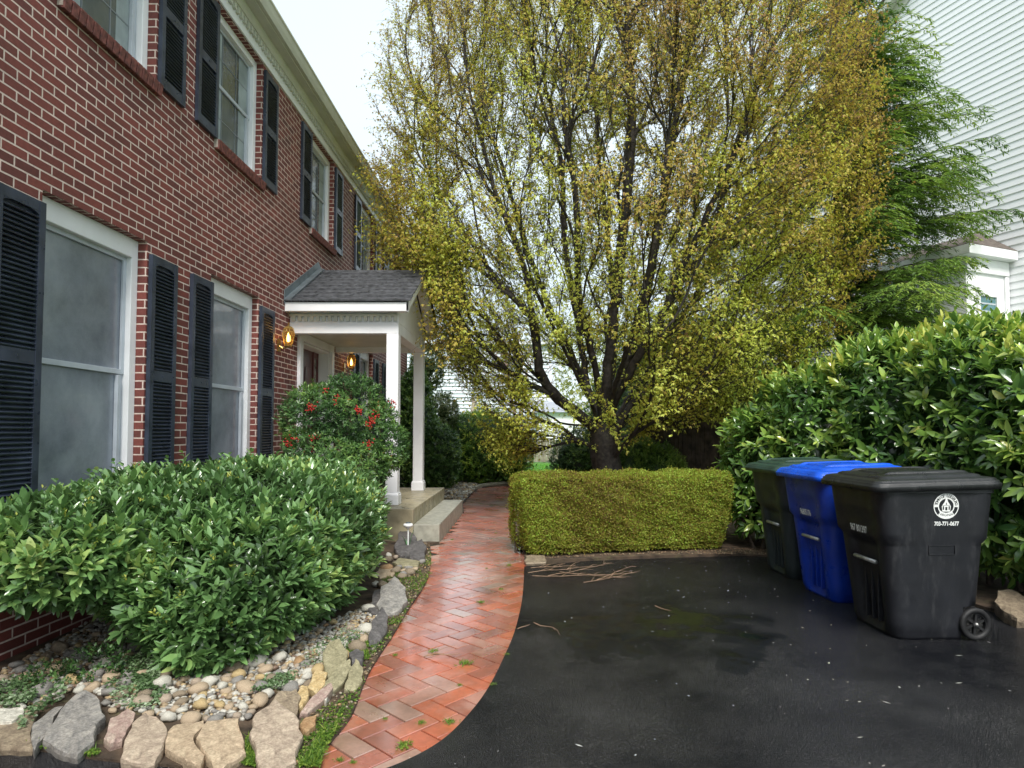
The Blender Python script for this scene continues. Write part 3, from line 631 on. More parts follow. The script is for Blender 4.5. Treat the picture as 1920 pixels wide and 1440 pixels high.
# river cobbles: a few shapes, many individual stones
def cobble_mesh(i):
    bm = bmesh.new(); bmesh.ops.create_icosphere(bm, subdivisions=2, radius=1); rs = random.Random(i)
    ax = [rs.uniform(.75, 1.3), rs.uniform(.6, 1), rs.uniform(.45, .75)]; o1 = Vector((rs.random()*9, rs.random()*9, rs.random()*9))
    from mathutils import noise
    for v in bm.verts:
        k = 1+.42*noise.noise(v.co*1.2+o1)+.10*noise.noise(v.co*4+o1); v.co = Vector((v.co.x*ax[0], v.co.y*ax[1], v.co.z*ax[2]))*k
    me = bpy.data.meshes.new('cobble'); bm.to_mesh(me); bm.free(); me.polygons.foreach_set('use_smooth', [True]*len(me.polygons)); return me
kinds = [('white', 'smooth whitish river cobble lying in the garden bed'), ('tan', 'smooth sandy tan river cobble lying in the garden bed'), ('gold', 'smooth yellow river cobble lying in the garden bed'),
         ('grey', 'smooth grey river cobble lying in the garden bed'), ('rose', 'smooth pinkish brown river cobble lying in the garden bed'), ('brown', 'smooth brown river cobble lying in the garden bed'), ('orange', 'smooth orange river cobble lying in the garden bed')]
cm = {}
for kd, _ in kinds:
    for i in range(4):
        me = cobble_mesh(hash(kd) % 1 + i*7+len(kd)); me.materials.append(ST[kd]); cm[kd, i] = me
placed = []
def cobble(x, y, r, kd, lab, zz=.02):
    sz = 'large' if r > .042 else ('medium' if r > .028 else 'small'); lab = lab.replace('smooth', sz+' smooth')
    o = bpy.data.objects.new('cobble', cm[kd, random.randrange(4)]); COL.objects.link(o)
    o.location = (x, y, zz+r*.35); o.scale = (r, r, r); o.rotation_euler = (random.uniform(-.3, .3), random.uniform(-.3, .3), random.uniform(0, 6.3))
    tag(o, lab, 'cobble', sz+kd_group(kd)); placed.append((x, y, r))
def kd_group(kd): return ' '+ {'white': 'whitish', 'tan': 'sandy tan', 'gold': 'yellow', 'grey': 'grey', 'rose': 'pinkish brown', 'brown': 'brown', 'orange': 'orange'}[kd]+' cobbles in the garden bed'
wts = [26, 22, 9, 20, 12, 8, 4]
def bed_pts(n, area, r0, r1, tries=40):
    c_ = 0; t_ = 0
    while c_ < n and t_ < n*tries:
        t_ += 1; px = random.uniform(*area[0]); py = random.uniform(*area[1]); g = G(px, py, .03)
        if not inside(g[:2], bedpoly) or g.x < WX+.05: continue
        if not inside((px, py), area[2]): continue
        r = random.uniform(r0, r1)
        if any((g.x-q[0])**2+(g.y-q[1])**2 < ((r+q[2])*.72)**2 for q in placed): continue
        kd, lab = random.choices(kinds, wts)[0]; cobble(g.x, g.y, r, kd, lab); c_ += 1
A1 = ((0, 700), (1140, 1360), [(0, 1262), (60, 1232), (110, 1205), (170, 1165), (300, 1160), (420, 1180), (560, 1190), (690, 1140), (720, 1120), (700, 1190), (640, 1250), (600, 1262), (560, 1300), (500, 1310), (460, 1355), (330, 1352), (270, 1340), (200, 1330), (190, 1305), (150, 1295), (80, 1320), (0, 1345)])
bed_pts(46, A1, .042, .06); bed_pts(95, A1, .028, .042); bed_pts(110, A1, .018, .028)
A2 = ((690, 800), (1020, 1110), [(700, 1105), (690, 1070), (720, 1030), (770, 1030), (800, 1050), (770, 1080), (730, 1100)])
bed_pts(22, A2, .03, .055)
# pale pebbles past the landing: nobody could count them
def pebble_field(name, poly, n, r0, r1, cols, z=.015, label=None):
    bm = bmesh.new(); bmesh.ops.create_icosphere(bm, subdivisions=1, radius=1); sv = np.array([v.co[:] for v in bm.verts]); sf = np.array([[v.index for v in f.verts] for f in bm.faces]); bm.free()
    xs = [p_[0] for p_ in poly]; ys_ = [p_[1] for p_ in poly]; V, F, Rn = [], [], []; c_ = 0
    while c_ < n:
        x, y = random.uniform(min(xs), max(xs)), random.uniform(min(ys_), max(ys_))
        if not inside((x, y), poly): continue
        r = random.uniform(r0, r1); an = random.uniform(0, 6.3); M3 = np.array([[math.cos(an), -math.sin(an), 0], [math.sin(an), math.cos(an), 0], [0, 0, 1]])
        q = (sv*np.array([random.uniform(.8, 1.4), random.uniform(.6, 1), random.uniform(.45, .8)])*r*(1+.15*rng.standard_normal((len(sv), 1)))) @ M3.T + np.array([x, y, z+r*.3])
        F.append(sf+len(V)*len(sv)); V.append(q); Rn.append(np.full(len(sv), random.random())); c_ += 1
    me = arr_mesh(name, np.concatenate(V), [np.concatenate(F)], np.concatenate(Rn))
    m, t, p, o = nodes(name+'_stone'); l = t.links.new; at = nd(t, 'ShaderNodeAttribute', attribute_name='rnd'); r = ramp(t, cols); r.color_ramp.interpolation = 'CONSTANT'; l(at.outputs['Fac'], r.inputs[0])
    tcn = nd(t, 'ShaderNodeTexCoord'); n_ = nd(t, 'ShaderNodeTexNoise', Scale=70, Detail=5); l(tcn.outputs['Object'], n_.inputs['Vector']); r2 = ramp(t, [(.3, (.6, .6, .6)), (.7, (1.1, 1.1, 1.1))]); l(n_.outputs['Fac'], r2.inputs[0])
    mm = nd(t, 'ShaderNodeMixRGB', blend_type='MULTIPLY'); mm.inputs[0].default_value = 1; l(r.outputs[0], mm.inputs[1]); l(r2.outputs[0], mm.inputs[2]); l(mm.outputs[0], p.inputs['Base Color']); p.inputs['Roughness'].default_value = .55
    return tag(link(name, me, m), label or 'loose pebbles', 'pebbles', kind='stuff')
pc = [(0, (.42, .40, .35)), (.3, (.55, .53, .47)), (.5, (.36, .27, .17)), (.65, (.28, .26, .23)), (.8, (.48, .36, .2)), (.92, (.2, .13, .09))]
pebble_field('gravel', [tuple(G(x, y)[:2]) for x, y in A1[2]], 5200, .009, .023, pc, .012, 'small mixed gravel between the cobbles of the garden bed')
pebble_field('pale_pebbles', [tuple(G(x, y)[:2]) for x, y in ((826, 934), (826, 906), (895, 906), (900, 914), (880, 928), (866, 944), (856, 960), (852, 940))], 700, .02, .05, pc, .015, 'pale pebbles beyond the landing beside the path')
pebble_field('hedge_litter', [G(990, 1052)[:2], G(1100, 1047)[:2], G(1250, 1041)[:2], (2.5, 7.1), (3.3, 6.95), (3.2, 7.3), (2.4, 7.5), (.8, 7.1), (.05, 6.9)], 1500, .004, .012, [(0, (.12, .07, .04)), (.4, (.22, .14, .08)), (.7, (.06, .045, .03)), (.9, (.35, .27, .17))], .018, 'brown leaf litter and bark along the foot of the box hedge')

# ------------------------------------------------------------------ wheeled rubbish carts
def rrect(hx, hy, r, n=8, cx=0, cy=0):      # rounded rectangle, even point count
    pts = []
    for (sx, sy, a0) in ((1, 1, 0), (-1, 1, 90), (-1, -1, 180), (1, -1, 270)):
        for k in range(n+1):
            an = R(a0+90*k/n); pts.append((cx+sx*(hx-r)+r*math.cos(an), cy+sy*(hy-r)+r*math.sin(an)))
    return pts
def densify(pts, m=.035):
    out = []
    for i in range(len(pts)):
        a, b = pts[i], pts[(i+1) % len(pts)]; d = math.dist(a, b); k = max(1, int(round(d/m)))
        for j in range(k): out.append((a[0]+(b[0]-a[0])*j/k, a[1]+(b[1]-a[1])*j/k))
    return out
def sstep(a, b, x): t = min(1, max(0, (x-a)/(b-a))); return t*t*(3-2*t)
HB = 1.02
def half(z):                                # half depth at the front, half width at height z
    t = z/HB; return .305+.105*t, .272+.076*t
def rear(z): return .255+.08*z/HB
def cart_body():
    base = densify(rrect(1, 1, .28, 8), .07); n = len(base); V = []; F = []
    zs_ = [0, .02, .05, .10, .16, .22, .225, .30, .40, .50, .58, .60, .62, .64, .68, .72, .78, .84, .86, .88, .93, .98, 1.02]
    for z in zs_:
        hx, hy = half(z)
        for (u, v) in base:
            x, y = u*(hx if u < 0 else rear(z)), v*hy; corner = sstep(.45, .95, abs(u))*sstep(.35, .9, abs(v))
            sh = .020*sstep(.64, .67, z)                        # shoulder: upper body stands proud of the corners
            k = 1+sh/.3*(.12+.88*corner); x *= k; y *= k
            if u < -.6:                                         # front: centre panel set back below the lift bar
                pn = 1-sstep(.36, .62, abs(v)); x += .045*pn*(1-sstep(.60, .66, z))*sstep(.02, .06, z)
                x += .018*(1-sstep(.5, .8, abs(v)))*(1-sstep(.855, .875, z))*sstep(.7, .86, z)*0
                x -= .016*(1-sstep(.6, .85, abs(v)))*sstep(.82, .85, z)
            if abs(v) > .6 and u > .15: y *= 1-.0*u
            if z < .222 and x > .14: x = .14+(x-.14)*.12         # cut away over the axle
            if z < .03: x *= .97; y *= .97
            V.append((x, y, z))
    for j in range(len(zs_)-1):
        for i in range(n): i2 = (i+1) % n; F.append((j*n+i, j*n+i2, (j+1)*n+i2, (j+1)*n+i))
    F.append(tuple(range(n-1, -1, -1)))
    # inner lip
    for (x, y) in [(v[0]*.96, v[1]*.96) for v in V[-n:]]: V.append((x, y, 1.015))
    m = len(V)-2*n
    for i in range(n): i2 = (i+1) % n; F.append((m+i, m+i2, m+n+i2, m+n+i))
    F.append(tuple(range(len(V)-n, len(V))))
    me = bpy.data.meshes.new('body'); me.from_pydata(V, [], F); me.update(); me.polygons.foreach_set('use_smooth', [True]*len(me.polygons))
    return me
def cart_lid():
    base = densify(rrect(1, 1, .16, 6), .06); n = len(base); V = []; F = []
    prof = [(.985, -.046), (1.0, -.044), (1.005, -.012), (1.0, -.006), (.985, -.004), (.98, .010), (.972, .013), (.955, .013), (.95, .024), (.93, .028), (.86, .034), (.80, .036), (.78, .048), (.72, .054), (.6, .062), (.45, .07), (.3, .075), (.15, .077)]
    for s_, z in prof:
        for (u, v) in base:
            x, y = u*s_*.44-.045, v*s_*.385; zz = z
            if s_ < .9:
                pass
            V.append((x, y, zz + .022*(x+.4)/.8))
    V.append((0, 0, .0945))
    for j in range(len(prof)-1):
        for i in range(n): i2 = (i+1) % n; F.append((j*n+i, j*n+i2, (j+1)*n+i2, (j+1)*n+i))
    for i in range(n): F.append(((len(prof)-1)*n+i, (len(prof)-1)*n+(i+1) % n, len(V)-1))
    F.append(tuple(range(n-1, -1, -1)))
    pr_s, pr_z = [q[0] for q in prof][::-1], [q[1] for q in prof][::-1]
    def top(x, y): s_ = max(abs((x+.045)/.44), abs(y/.385)); return float(np.interp(s_, pr_s, pr_z))+.022*(x+.4)/.8
    for (path, w_) in ([([(-.33, sg*.20), (-.2, sg*.21), (0, sg*.215), (.16, sg*.21), (.27, sg*.20)], .02) for sg in (-1, 1)] + [([(-.38, -.26), (-.40, -.13), (-.40, 0), (-.40, .13), (-.38, .26)], .012), ([(-.30, -.15), (-.315, 0), (-.30, .15)], .010)]):
        b0_ = len(V); pts = []
        for i in range(len(path)-1):
            for k in range(6): t_ = k/6; pts.append((path[i][0]*(1-t_)+path[i+1][0]*t_, path[i][1]*(1-t_)+path[i+1][1]*t_))
        pts.append(path[-1])
        for i, (x, y) in enumerate(pts):
            x2, y2 = pts[min(i+1, len(pts)-1)]; x1_, y1_ = pts[max(i-1, 0)]; dx, dy = x2-x1_, y2-y1_; L_ = math.hypot(dx, dy); nx, ny = -dy/L_, dx/L_
            e_ = min(1, i/2, (len(pts)-1-i)/2)
            for (o_, h_) in ((-1, -.006), (-.6, .011*e_), (.6, .011*e_), (1, -.006)): V.append((x+nx*w_*o_, y+ny*w_*o_, top(x+nx*w_*o_, y+ny*w_*o_)+h_))
        for i in range(len(pts)-1):
            for k in range(3): a_1 = b0_+i*4+k; F.append((a_1, a_1+4, a_1+5, a_1+1))
    me = bpy.data.meshes.new('lid'); me.from_pydata(V, [], F); me.update(); me.polygons.foreach_set('use_smooth', [True]*len(me.polygons))
    return me
def text_mesh(s, size, bold=0):
    cu = bpy.data.curves.new('t', 'FONT'); cu.body = s; cu.size = size; cu.align_x = 'CENTER'; cu.align_y = 'CENTER'; cu.offset = bold; cu.resolution_u = 3
    o = bpy.data.objects.new('t', cu); COL.objects.link(o); bpy.context.view_layer.update()
    me = bpy.data.meshes.new_from_object(o.evaluated_get(bpy.context.evaluated_depsgraph_get())); bpy.data.objects.remove(o); bpy.data.curves.remove(cu)
    v = [tuple(x.co) for x in me.vertices]; f = [tuple(p.vertices) for p in me.polygons]; bpy.data.meshes.remove(me); return v, f
def plast(name, col, rough, var=.15):
    m = simple(name, col, rough, var, 5, .25, 320, rvar=.12, spec=.5); t = m.node_tree; l = t.links.new; p = next(n for n in t.nodes if n.type == 'BSDF_PRINCIPLED')
    src = p.inputs['Base Color'].links[0].from_socket; tcn = nd(t, 'ShaderNodeTexCoord'); mp = nd(t, 'ShaderNodeMapping'); mp.inputs['Scale'].default_value = (9, 9, 2.2); l(tcn.outputs['Object'], mp.inputs[0])
    n = nd(t, 'ShaderNodeTexNoise', Scale=1.6, Detail=10, Roughness=.78); l(mp.outputs[0], n.inputs['Vector']); r = ramp(t, [(.52, (0, 0, 0)), (.72, (.5, .5, .5))]); l(n.outputs['Fac'], r.inputs[0])
    mm = nd(t, 'ShaderNodeMixRGB'); l(r.outputs[0], mm.inputs[0]); l(src, mm.inputs[1]); mm.inputs[2].default_value = (*[c*.75+.055 for c in col], 1); l(mm.outputs[0], p.inputs['Base Color']); return m
M_WHT = simple('print_white', (.8, .82, .8), .5, .03, 10)
M_BAR = simple('galvanised_bar', (.55, .56, .54), .35, .1, 20, metal=.6)
M_TYRE = simple('cart_rubber', (.012, .012, .013), .6, .2, 20, .3, 100)
M_HUB = simple('hub_metal', (.45, .45, .44), .3, .1, 10, metal=.7)
def side_map(v, off):          # print lies on the side that faces the drive (-Y side of the cart)
    x, z = v[0], v[1]; hx, hy = half(z); k = 1+.020/.3*.16*sstep(.64, .67, z)
    return (x, -hy*k-.0015-off, z)
def front_map(v, off):         # print on the front (-X side)
    y, z = v[0], v[1]; hx, hy = half(z); k = 1+.020/.3*.12*sstep(.64, .67, z)
    return (-hx*k-.0015-off, -y, z)
def decal(parts, mapf, name, mat, parent):
    V, F = [], []
    for (v, f, ox, oz, off) in parts:
        n = len(V); V += [mapf((a[0]+ox, a[1]+oz), off) for a in v]; F += [tuple(n+i for i in p) for p in f]
    me = bpy.data.meshes.new(name); me.from_pydata(V, [], F); me.update(); return link(name, me, mat, parent)
def ring(r0, r1, a0=0, a1=360, n=48):
    v, f = [], []
    for k in range(n+1):
        an = R(a0+(a1-a0)*k/n); v += [(r0*math.cos(an), r0*math.sin(an)), (r1*math.cos(an), r1*math.sin(an))]
    for k in range(n): f.append((2*k, 2*k+1, 2*k+3, 2*k+2))
    return v, f
def cart(loc, rz, col, lidcol, rough, label, serial=None, seal=False, name='rubbish_cart'):
    root = empty(name, loc, rz, label, 'rubbish cart')
    mb = plast('cart_plastic', col, rough); ml = plast('lid_plastic', lidcol, rough-.08)
    body = link('body', cart_body(), mb, root)
    lid = link('lid', cart_lid(), ml, root); lid.location = (.0, 0, 1.04)
    hg = MB(); hg.tube([(.375, -.26, 1.04), (.375, .26, 1.04)], .016, 10); hg.box(.28, .37, -.30, -.24, 1.0, 1.06); hg.box(.28, .37, .24, .30, 1.0, 1.06); hg.box(.28, .37, -.04, .04, 1.0, 1.04)
    hg.build('handle', mb, root)
    rim = MB(); pts = [(q[0]-.045, q[1]) for q in densify(rrect(.395, .362, .06, 6), .05)]; n = len(pts)
    for (k, z) in ((.985, .985), (1.01, .988), (1.01, 1.012), (.985, 1.014)):
        rim.v += [(p[0]*k, p[1]*k, z) for p in pts]
    for j in range(3):
        for i in range(n): i2 = (i+1) % n; rim.f.append((j*n+i, j*n+i2, (j+1)*n+i2, (j+1)*n+i))
    rim.build('rim', mb, root, smooth=False)
    bar = MB(); bar.tube([(-.348, -.13, .49), (-.348, .13, .49)], .0145, 10); bar.build('lift_bar', M_BAR, root, smooth=True)
    ribs = MB()
    for yy in (-.075, 0, .075): ribs.box(-.306, -.25, yy-.006, yy+.006, .07, .42)
    ribs.build('front_ribs', mb, root, bevel=.003)
    ax = MB(); ax.tube([(.225, -.28, .108), (.225, .28, .108)], .012, 8); ax.build('axle', M_BAR, root)
    for sy in (-1, 1):
        w = MB(); Mr = Matrix.Translation((.225, sy*.285, .108)) @ Matrix.Scale(.86, 4) @ Matrix.Rotation(R(90), 4, 'X')
        w.lathe([(.085, -.022), (.112, -.027), (.124, -.018), (.125, 0), (.124, .018), (.112, .027), (.085, .022), (.085, -.022)], 28, Mr)
        wh = w.build('wheel', M_TYRE, root, smooth=True)
        s_ = MB(); s_.lathe([(.088, -.016), (.088, .016), (.078, .016), (.078, -.016), (.088, -.016)], 28, Mr)
        for k in range(6):
            an = math.pi*k/3+.4; Ms = Mr @ Matrix.Rotation(an, 4, 'Z'); s_.box(.015, .082, -.009, .009, -.010, .010, Ms)
        s_.lathe([(.001, -.02), (.026, -.02), (.026, .02), (.001, .02)], 14, Mr)
        s_.build('rim_spokes', M_TYRE, wh)
        h = MB(); h.lathe([(.001, .034), (.012, .032), (.015, .02)], 12, Mr); h.lathe([(.015, -.02), (.012, -.032), (.001, -.034)], 12, Mr); h.build('hub_cap', M_HUB, wh, smooth=True)
    if serial:
        v, f = text_mesh(serial, .056, .0016); v = [(a[0]*.78, a[1]*1.2) for a in v]
        decal([(v, f, -.02, .70, 0)], front_map, 'serial_number', M_WHT, root)
    if seal:
        cx, cz = .01, .90; S = .086
        def P(poly, off): return ([(x*S, y*S) for x, y in poly], [tuple(range(len(poly)))], cx, cz, off)
        W_ = []; D_ = []
        v, f = ring(.93*S, 1.0*S); W_.append((v, f, cx, cz, 0)); v, f = ring(.58*S, .66*S); W_.append((v, f, cx, cz, 0))
        v, f = ring(.655*S, .94*S, -5, 185, 40); W_.append((v, f, cx, cz, .0003))
        W_.append(P([(-.30, -.42), (-.36, -.02), (-.30, .10), (-.12, .36), (-.07, .55), (-.06, .72), (0, .80), (.06, .72), (.07, .55), (.12, .36), (.30, .10), (.36, -.02), (.30, -.42)], .0006))
        W_.append(P([(-.62, -.66), (-.42, -.34), (-.30, -.46), (0, -.52), (.30, -.46), (.42, -.34), (.62, -.66), (.5, -.86), (.2, -.97), (-.2, -.97), (-.5, -.86)], .0009))
        dm = [P([(-.28, .0), (-.28, -.28), (-.18, -.28), (-.18, .0)], .0012), P([(.18, .0), (.18, -.28), (.28, -.28), (.28, .0)], .0012), P([(-.08, -.06), (-.08, -.32), (.08, -.32), (.08, -.06)], .0012),
              P([(-.06, .12), (0, .3), (.06, .12)], .0012), P([(-.3, .045), (-.3, .07), (.3, .07), (.3, .045)], .0012)]
        word = 'TOWN OF LEESBURG'
        for i, ch in enumerate(word):
            if ch == ' ': continue
            an = R(168-156*i/(len(word)-1)); tv, tf = text_mesh(ch, .0275, .0004); ro = an-math.pi/2; rr_ = .80*S
            tv = [(a[0]*math.cos(ro)-a[1]*math.sin(ro)+rr_*math.cos(an), a[0]*math.sin(ro)+a[1]*math.cos(ro)+rr_*math.sin(an)) for a in tv]; dm.append((tv, tf, cx, cz, .0012))
        tv, tf = text_mesh('VIRGINIA', .0225, .0002); tv = [(a[0], a[1]-.70*S+.9*a[0]*a[0]/S*.35) for a in tv]; dm.append((tv, tf, cx, cz, .0014))
        se = decal(W_, side_map, 'seal', M_WHT, root); decal(dm, side_map, 'seal_lettering', mb, se)
        v, f = text_mesh('703-771-0677', .037, .0012); v = [(a[0]*.80, a[1]) for a in v]; decal([(v, f, cx+.005, .782, 0)], side_map, 'phone_number', M_WHT, root)
        pl = MB(); q = .006
        for (x0, x1, z0, z1) in ((-.10, .08, .635, .639), (-.10, .08, .575, .579), (-.10, -.096, .579, .635), (.076, .08, .579, .635)):
            a0 = side_map((x0, z0), 0); a1 = side_map((x1, z1), 0); pl.box(x0, x1, min(a0[1], a1[1])-.003, max(a0[1], a1[1])+.006, z0, z1)
        pl.build('embossed_plate', mb, root)
    return root
cart((2.765, 4.55, 0), R(2), (.013, .014, .018), (.012, .013, .014), .42, 'black wheeled cart with round white town seal on its side, nearest of the three carts', '967 801397', True)
cart((2.78, 5.46, 0), R(4), (.004, .035, .34), (.004, .085, .62), .36, 'blue wheeled recycling cart between the black cart and the green one', '96805176')
cart((2.78, 6.28, 0), R(3), (.022, .032, .034), (.02, .05, .036), .5, 'faded dark green wheeled cart farthest along the row behind the blue cart')

# ------------------------------------------------------------------ little things
M_PLW = simple('white_plastic', (.75, .76, .74), .35, .05, 10)
M_LF = simple('tulip_green', (.10, .22, .10), .4, .2, 12)
g0 = G(765, 1034, .02); gl = empty('garden_light', (g0.x, g0.y, .02), 0, 'small solar garden light with a round white head by the lower step', 'garden light')
s_ = MB(); s_.lathe([(.001, .335), (.028, .333), (.03, .322), (.035, .32)], 20); s_.build('solar_panel', M_GLASS, gl, smooth=True)
s_ = MB(); s_.lathe([(.034, .321), (.052, .315), (.056, .30), (.05, .285), (.03, .275), (.02, .26)], 20); s_.build('lamp_head', M_PLW, gl, smooth=True)
s_ = MB(); s_.tube([(0, 0, 0), (0, 0, .27)], .008, 8); s_.build('stake', M_PLW, gl)
for k, (an, h, w_) in enumerate(((.4, .24, .03), (3.6, .18, .035), (2.2, .14, .028))):
    f_ = MB(); pts = []; N_ = 8
    for i in range(N_+1):
        t_ = i/N_; rr_ = .012+.05*t_*t_; ww = w_*math.sin(math.pi*min(.98, .12+.88*t_)); c0 = Vector((rr_*math.cos(an), rr_*math.sin(an), h*t_)); sd_ = Vector((-math.sin(an), math.cos(an), 0))*ww*.5
        pts.append((c0-sd_, c0+Vector((math.cos(an), math.sin(an), 0))*.006, c0+sd_))
    for i in range(N_):
        a1, b1 = pts[i], pts[i+1]; f_.quad(a1[0], a1[1], b1[1], b1[0]); f_.quad(a1[1], a1[2], b1[2], b1[1])
    f_.build('leaf', M_LF, gl, smooth=True, weld=True)
# fallen twigs on the asphalt by the hedge
M_TWIG = simple('dry_twig', (.27, .17, .10), .7, .2, 20)
def twig(p0, p1, label, n=7, th=.004, br=4, grp=None):
    a, b = G(*p0), G(*p1); m = MB(); pts = []
    for i in range(n+1):
        t_ = i/n; q = a.lerp(b, t_); q += Vector((random.uniform(-1, 1)*.02, random.uniform(-1, 1)*.02, .008+random.random()*.012)); pts.append(q)
    m.tube(pts, [th*(1-.6*i/n) for i in range(n+1)], 5)
    for _ in range(br):
        i = random.randrange(1, n); q = pts[i]; d = (b-a).normalized(); an = random.choice([-1, 1])*random.uniform(.3, .8); d = Vector((d.x*math.cos(an)-d.y*math.sin(an), d.x*math.sin(an)+d.y*math.cos(an), 0)); ll = random.uniform(.08, .22)
        m.tube([q, q+d*ll*.5+Vector((0, 0, .012)), q+d*ll+Vector((random.uniform(-.02, .02), 0, .004))], [th*.6, th*.45, th*.2], 4)
    o = m.build('twig', M_TWIG); tag(o, label, 'twig', grp)
for i, (a, b) in enumerate((((990, 1076), (1120, 1064)), ((1000, 1084), (1190, 1078)), ((1030, 1082), (1150, 1058)), ((1095, 1096), (1200, 1074)), ((995, 1068), (1080, 1062)), ((1050, 1076), (1170, 1086)), ((1120, 1090), (1180, 1066)))):
    twig(a, b, 'brown fallen twig in the tangle on the asphalt before the box hedge', br=6, grp='tangle of fallen twigs by the hedge')
twig((1230, 1140), (1256, 1148), 'short pale twig lying in the middle of the driveway puddle', 3, .004, 0)
twig((968, 1182), (998, 1176), 'thin straw lying across the edge of the brick path', 3, .0035, 0)
twig((1001, 1172), (1045, 1186), 'dark curved twig on the asphalt right of the path', 4, .004, 1)
twig((795, 1232), (866, 1230), 'forked twig lying on the brick path', 4, .004, 2)

# pale petals, chips and specks lying on the wet driveway: nobody could count them
fo_v, fo_f = [], []
while len(fo_f) < 260:
    x, y = random.uniform(-.6, 4.2), random.uniform(2.3, 7.0)
    if not inside((x, y), poly) or random.random() > .25+.75*(x > 0.8)*(y > 3.2): continue
    n = len(fo_v); s_ = random.choice([.003, .004, .004, .006, .009]); an = random.uniform(0, 6.3); k_ = random.choice([1, 1, 1, 2.5])
    for (dx, dy, dz) in ((-1, 0, .001), (0, -.6, .002), (1, 0, .0035), (0, .6, .002)): fo_v.append((x+(dx*k_*math.cos(an)-dy*math.sin(an))*s_, y+(dx*k_*math.sin(an)+dy*math.cos(an))*s_, .0012+dz))
    fo_f.append((n, n+1, n+2, n+3))
me = bpy.data.meshes.new('fallen_petals'); me.from_pydata(fo_v, [], fo_f); me.update()
tag(link('fallen_petals', me, simple('pale_petal', (.42, .42, .36), .6, .25, 2)), 'pale petals and chips scattered over the wet driveway', 'petals', kind='stuff')

pts_ = list(LEFT); off_ = []
for i in range(len(pts_)):
    a, b = Vector(pts_[max(i-1, 0)]), Vector(pts_[min(i+1, len(pts_)-1)]); d = (b-a).normalized(); off_.append((pts_[i][0]-d.y*.22, pts_[i][1]+d.x*.22))
pebble_field('path_side_litter', pts_+off_[::-1], 1500, .004, .013, [(0, (.14, .09, .05)), (.35, (.26, .19, .11)), (.6, (.09, .07, .04)), (.8, (.34, .30, .22)), (.93, (.42, .26, .12))], .014, 'brown litter and grit along the left edge of the brick path')
# ------------------------------------------------------------------ foliage
def nrm(a): return a/np.maximum(1e-9, np.linalg.norm(a, axis=-1, keepdims=True))
def leaves(P, D, N, Ln, Wd, droop=.15, fold=.25, full=True):
    """leaf blades: P base, D axis, N upper side; returns verts (n,k,3) and faces"""
    n = len(P); D = nrm(D); S = nrm(np.cross(D, N)); U = np.cross(S, D); Ln = np.broadcast_to(Ln, (n,))[:, None]; Wd = np.broadcast_to(Wd, (n,))[:, None]
    def pt(t, s, dr): return P + D*Ln*t + S*Wd*s + U*(Wd*abs(s)*fold*2 - Ln*droop*t*t)
    if full:
        rows = [pt(0, 0, 0), pt(.22, -.36, 0), pt(.22, 0, 0), pt(.22, .36, 0), pt(.58, -.46, 0), pt(.58, 0, 0), pt(.58, .46, 0), pt(.86, -.24, 0), pt(.86, 0, 0), pt(.86, .24, 0), pt(1, 0, 0)]
        V = np.stack(rows, 1); q = np.array([[1,4,5,2],[2,5,6,3],[4,7,8,5],[5,8,9,6]]); t = np.array([[0,1,2],[0,2,3],[7,10,8],[8,10,9]])
    else:
        rows = [pt(0, 0, 0), pt(.45, -.5, 0), pt(.5, 0, 0), pt(.45, .5, 0), pt(1, 0, 0)]
        V = np.stack(rows, 1); q = np.zeros((0, 4), int); t = np.array([[0,1,2],[0,2,3],[1,4,2],[2,4,3]])
    k = V.shape[1]; off = (np.arange(n)*k)[:, None, None]
    return V.reshape(-1, 3), (q[None]+off).reshape(-1, 4) if len(q) else np.zeros((0, 4), int), (t[None]+off).reshape(-1, 3), k
def tubes_arr(P0, P1, r0, r1, sides):
    n = len(P0); t = nrm(P1-P0); ref = np.where(np.abs(t[:, 2:3]) > .9, np.array([[1., 0, 0]]), np.array([[0, 0, 1.]])); a = nrm(np.cross(t, ref)); b = np.cross(t, a)
    V = []
    for P, r in ((P0, r0), (P1, r1)):
        for k in range(sides):
            an = 2*math.pi*k/sides; V.append(P+(a*math.cos(an)+b*math.sin(an))*r[:, None])
    V = np.stack(V, 1); q = np.array([[k, (k+1) % sides, sides+(k+1) % sides, sides+k] for k in range(sides)])
    F = (q[None]+(np.arange(n)*2*sides)[:, None, None]).reshape(-1, 4); return V.reshape(-1, 3), F
class Foliage:
    def __init__(s): s.V = []; s.Q = []; s.T = []; s.R = []; s.n = 0
    def add(s, P, D, N, Ln, Wd, rnd, **k):
        V, Q, T, kk = leaves(P, D, N, Ln, Wd, **k); s.V.append(V); s.Q.append(Q+s.n); s.T.append(T+s.n); s.R.append(np.repeat(rnd, kk)); s.n += len(V)
    def raw(s, V, Q, T, R_):
        s.V.append(V); s.Q.append(np.asarray(Q, int).reshape(-1, 4)+s.n); s.T.append(np.asarray(T, int).reshape(-1, 3)+s.n); s.R.append(R_); s.n += len(V)
    def build(s, name, mat, parent=None, smooth=True):
        F = [f for f in (np.concatenate(s.Q), np.concatenate(s.T)) if len(f)]
        return link(name, arr_mesh(name, np.concatenate(s.V), F, np.clip(np.concatenate(s.R), 0, 1), smooth), mat, parent)
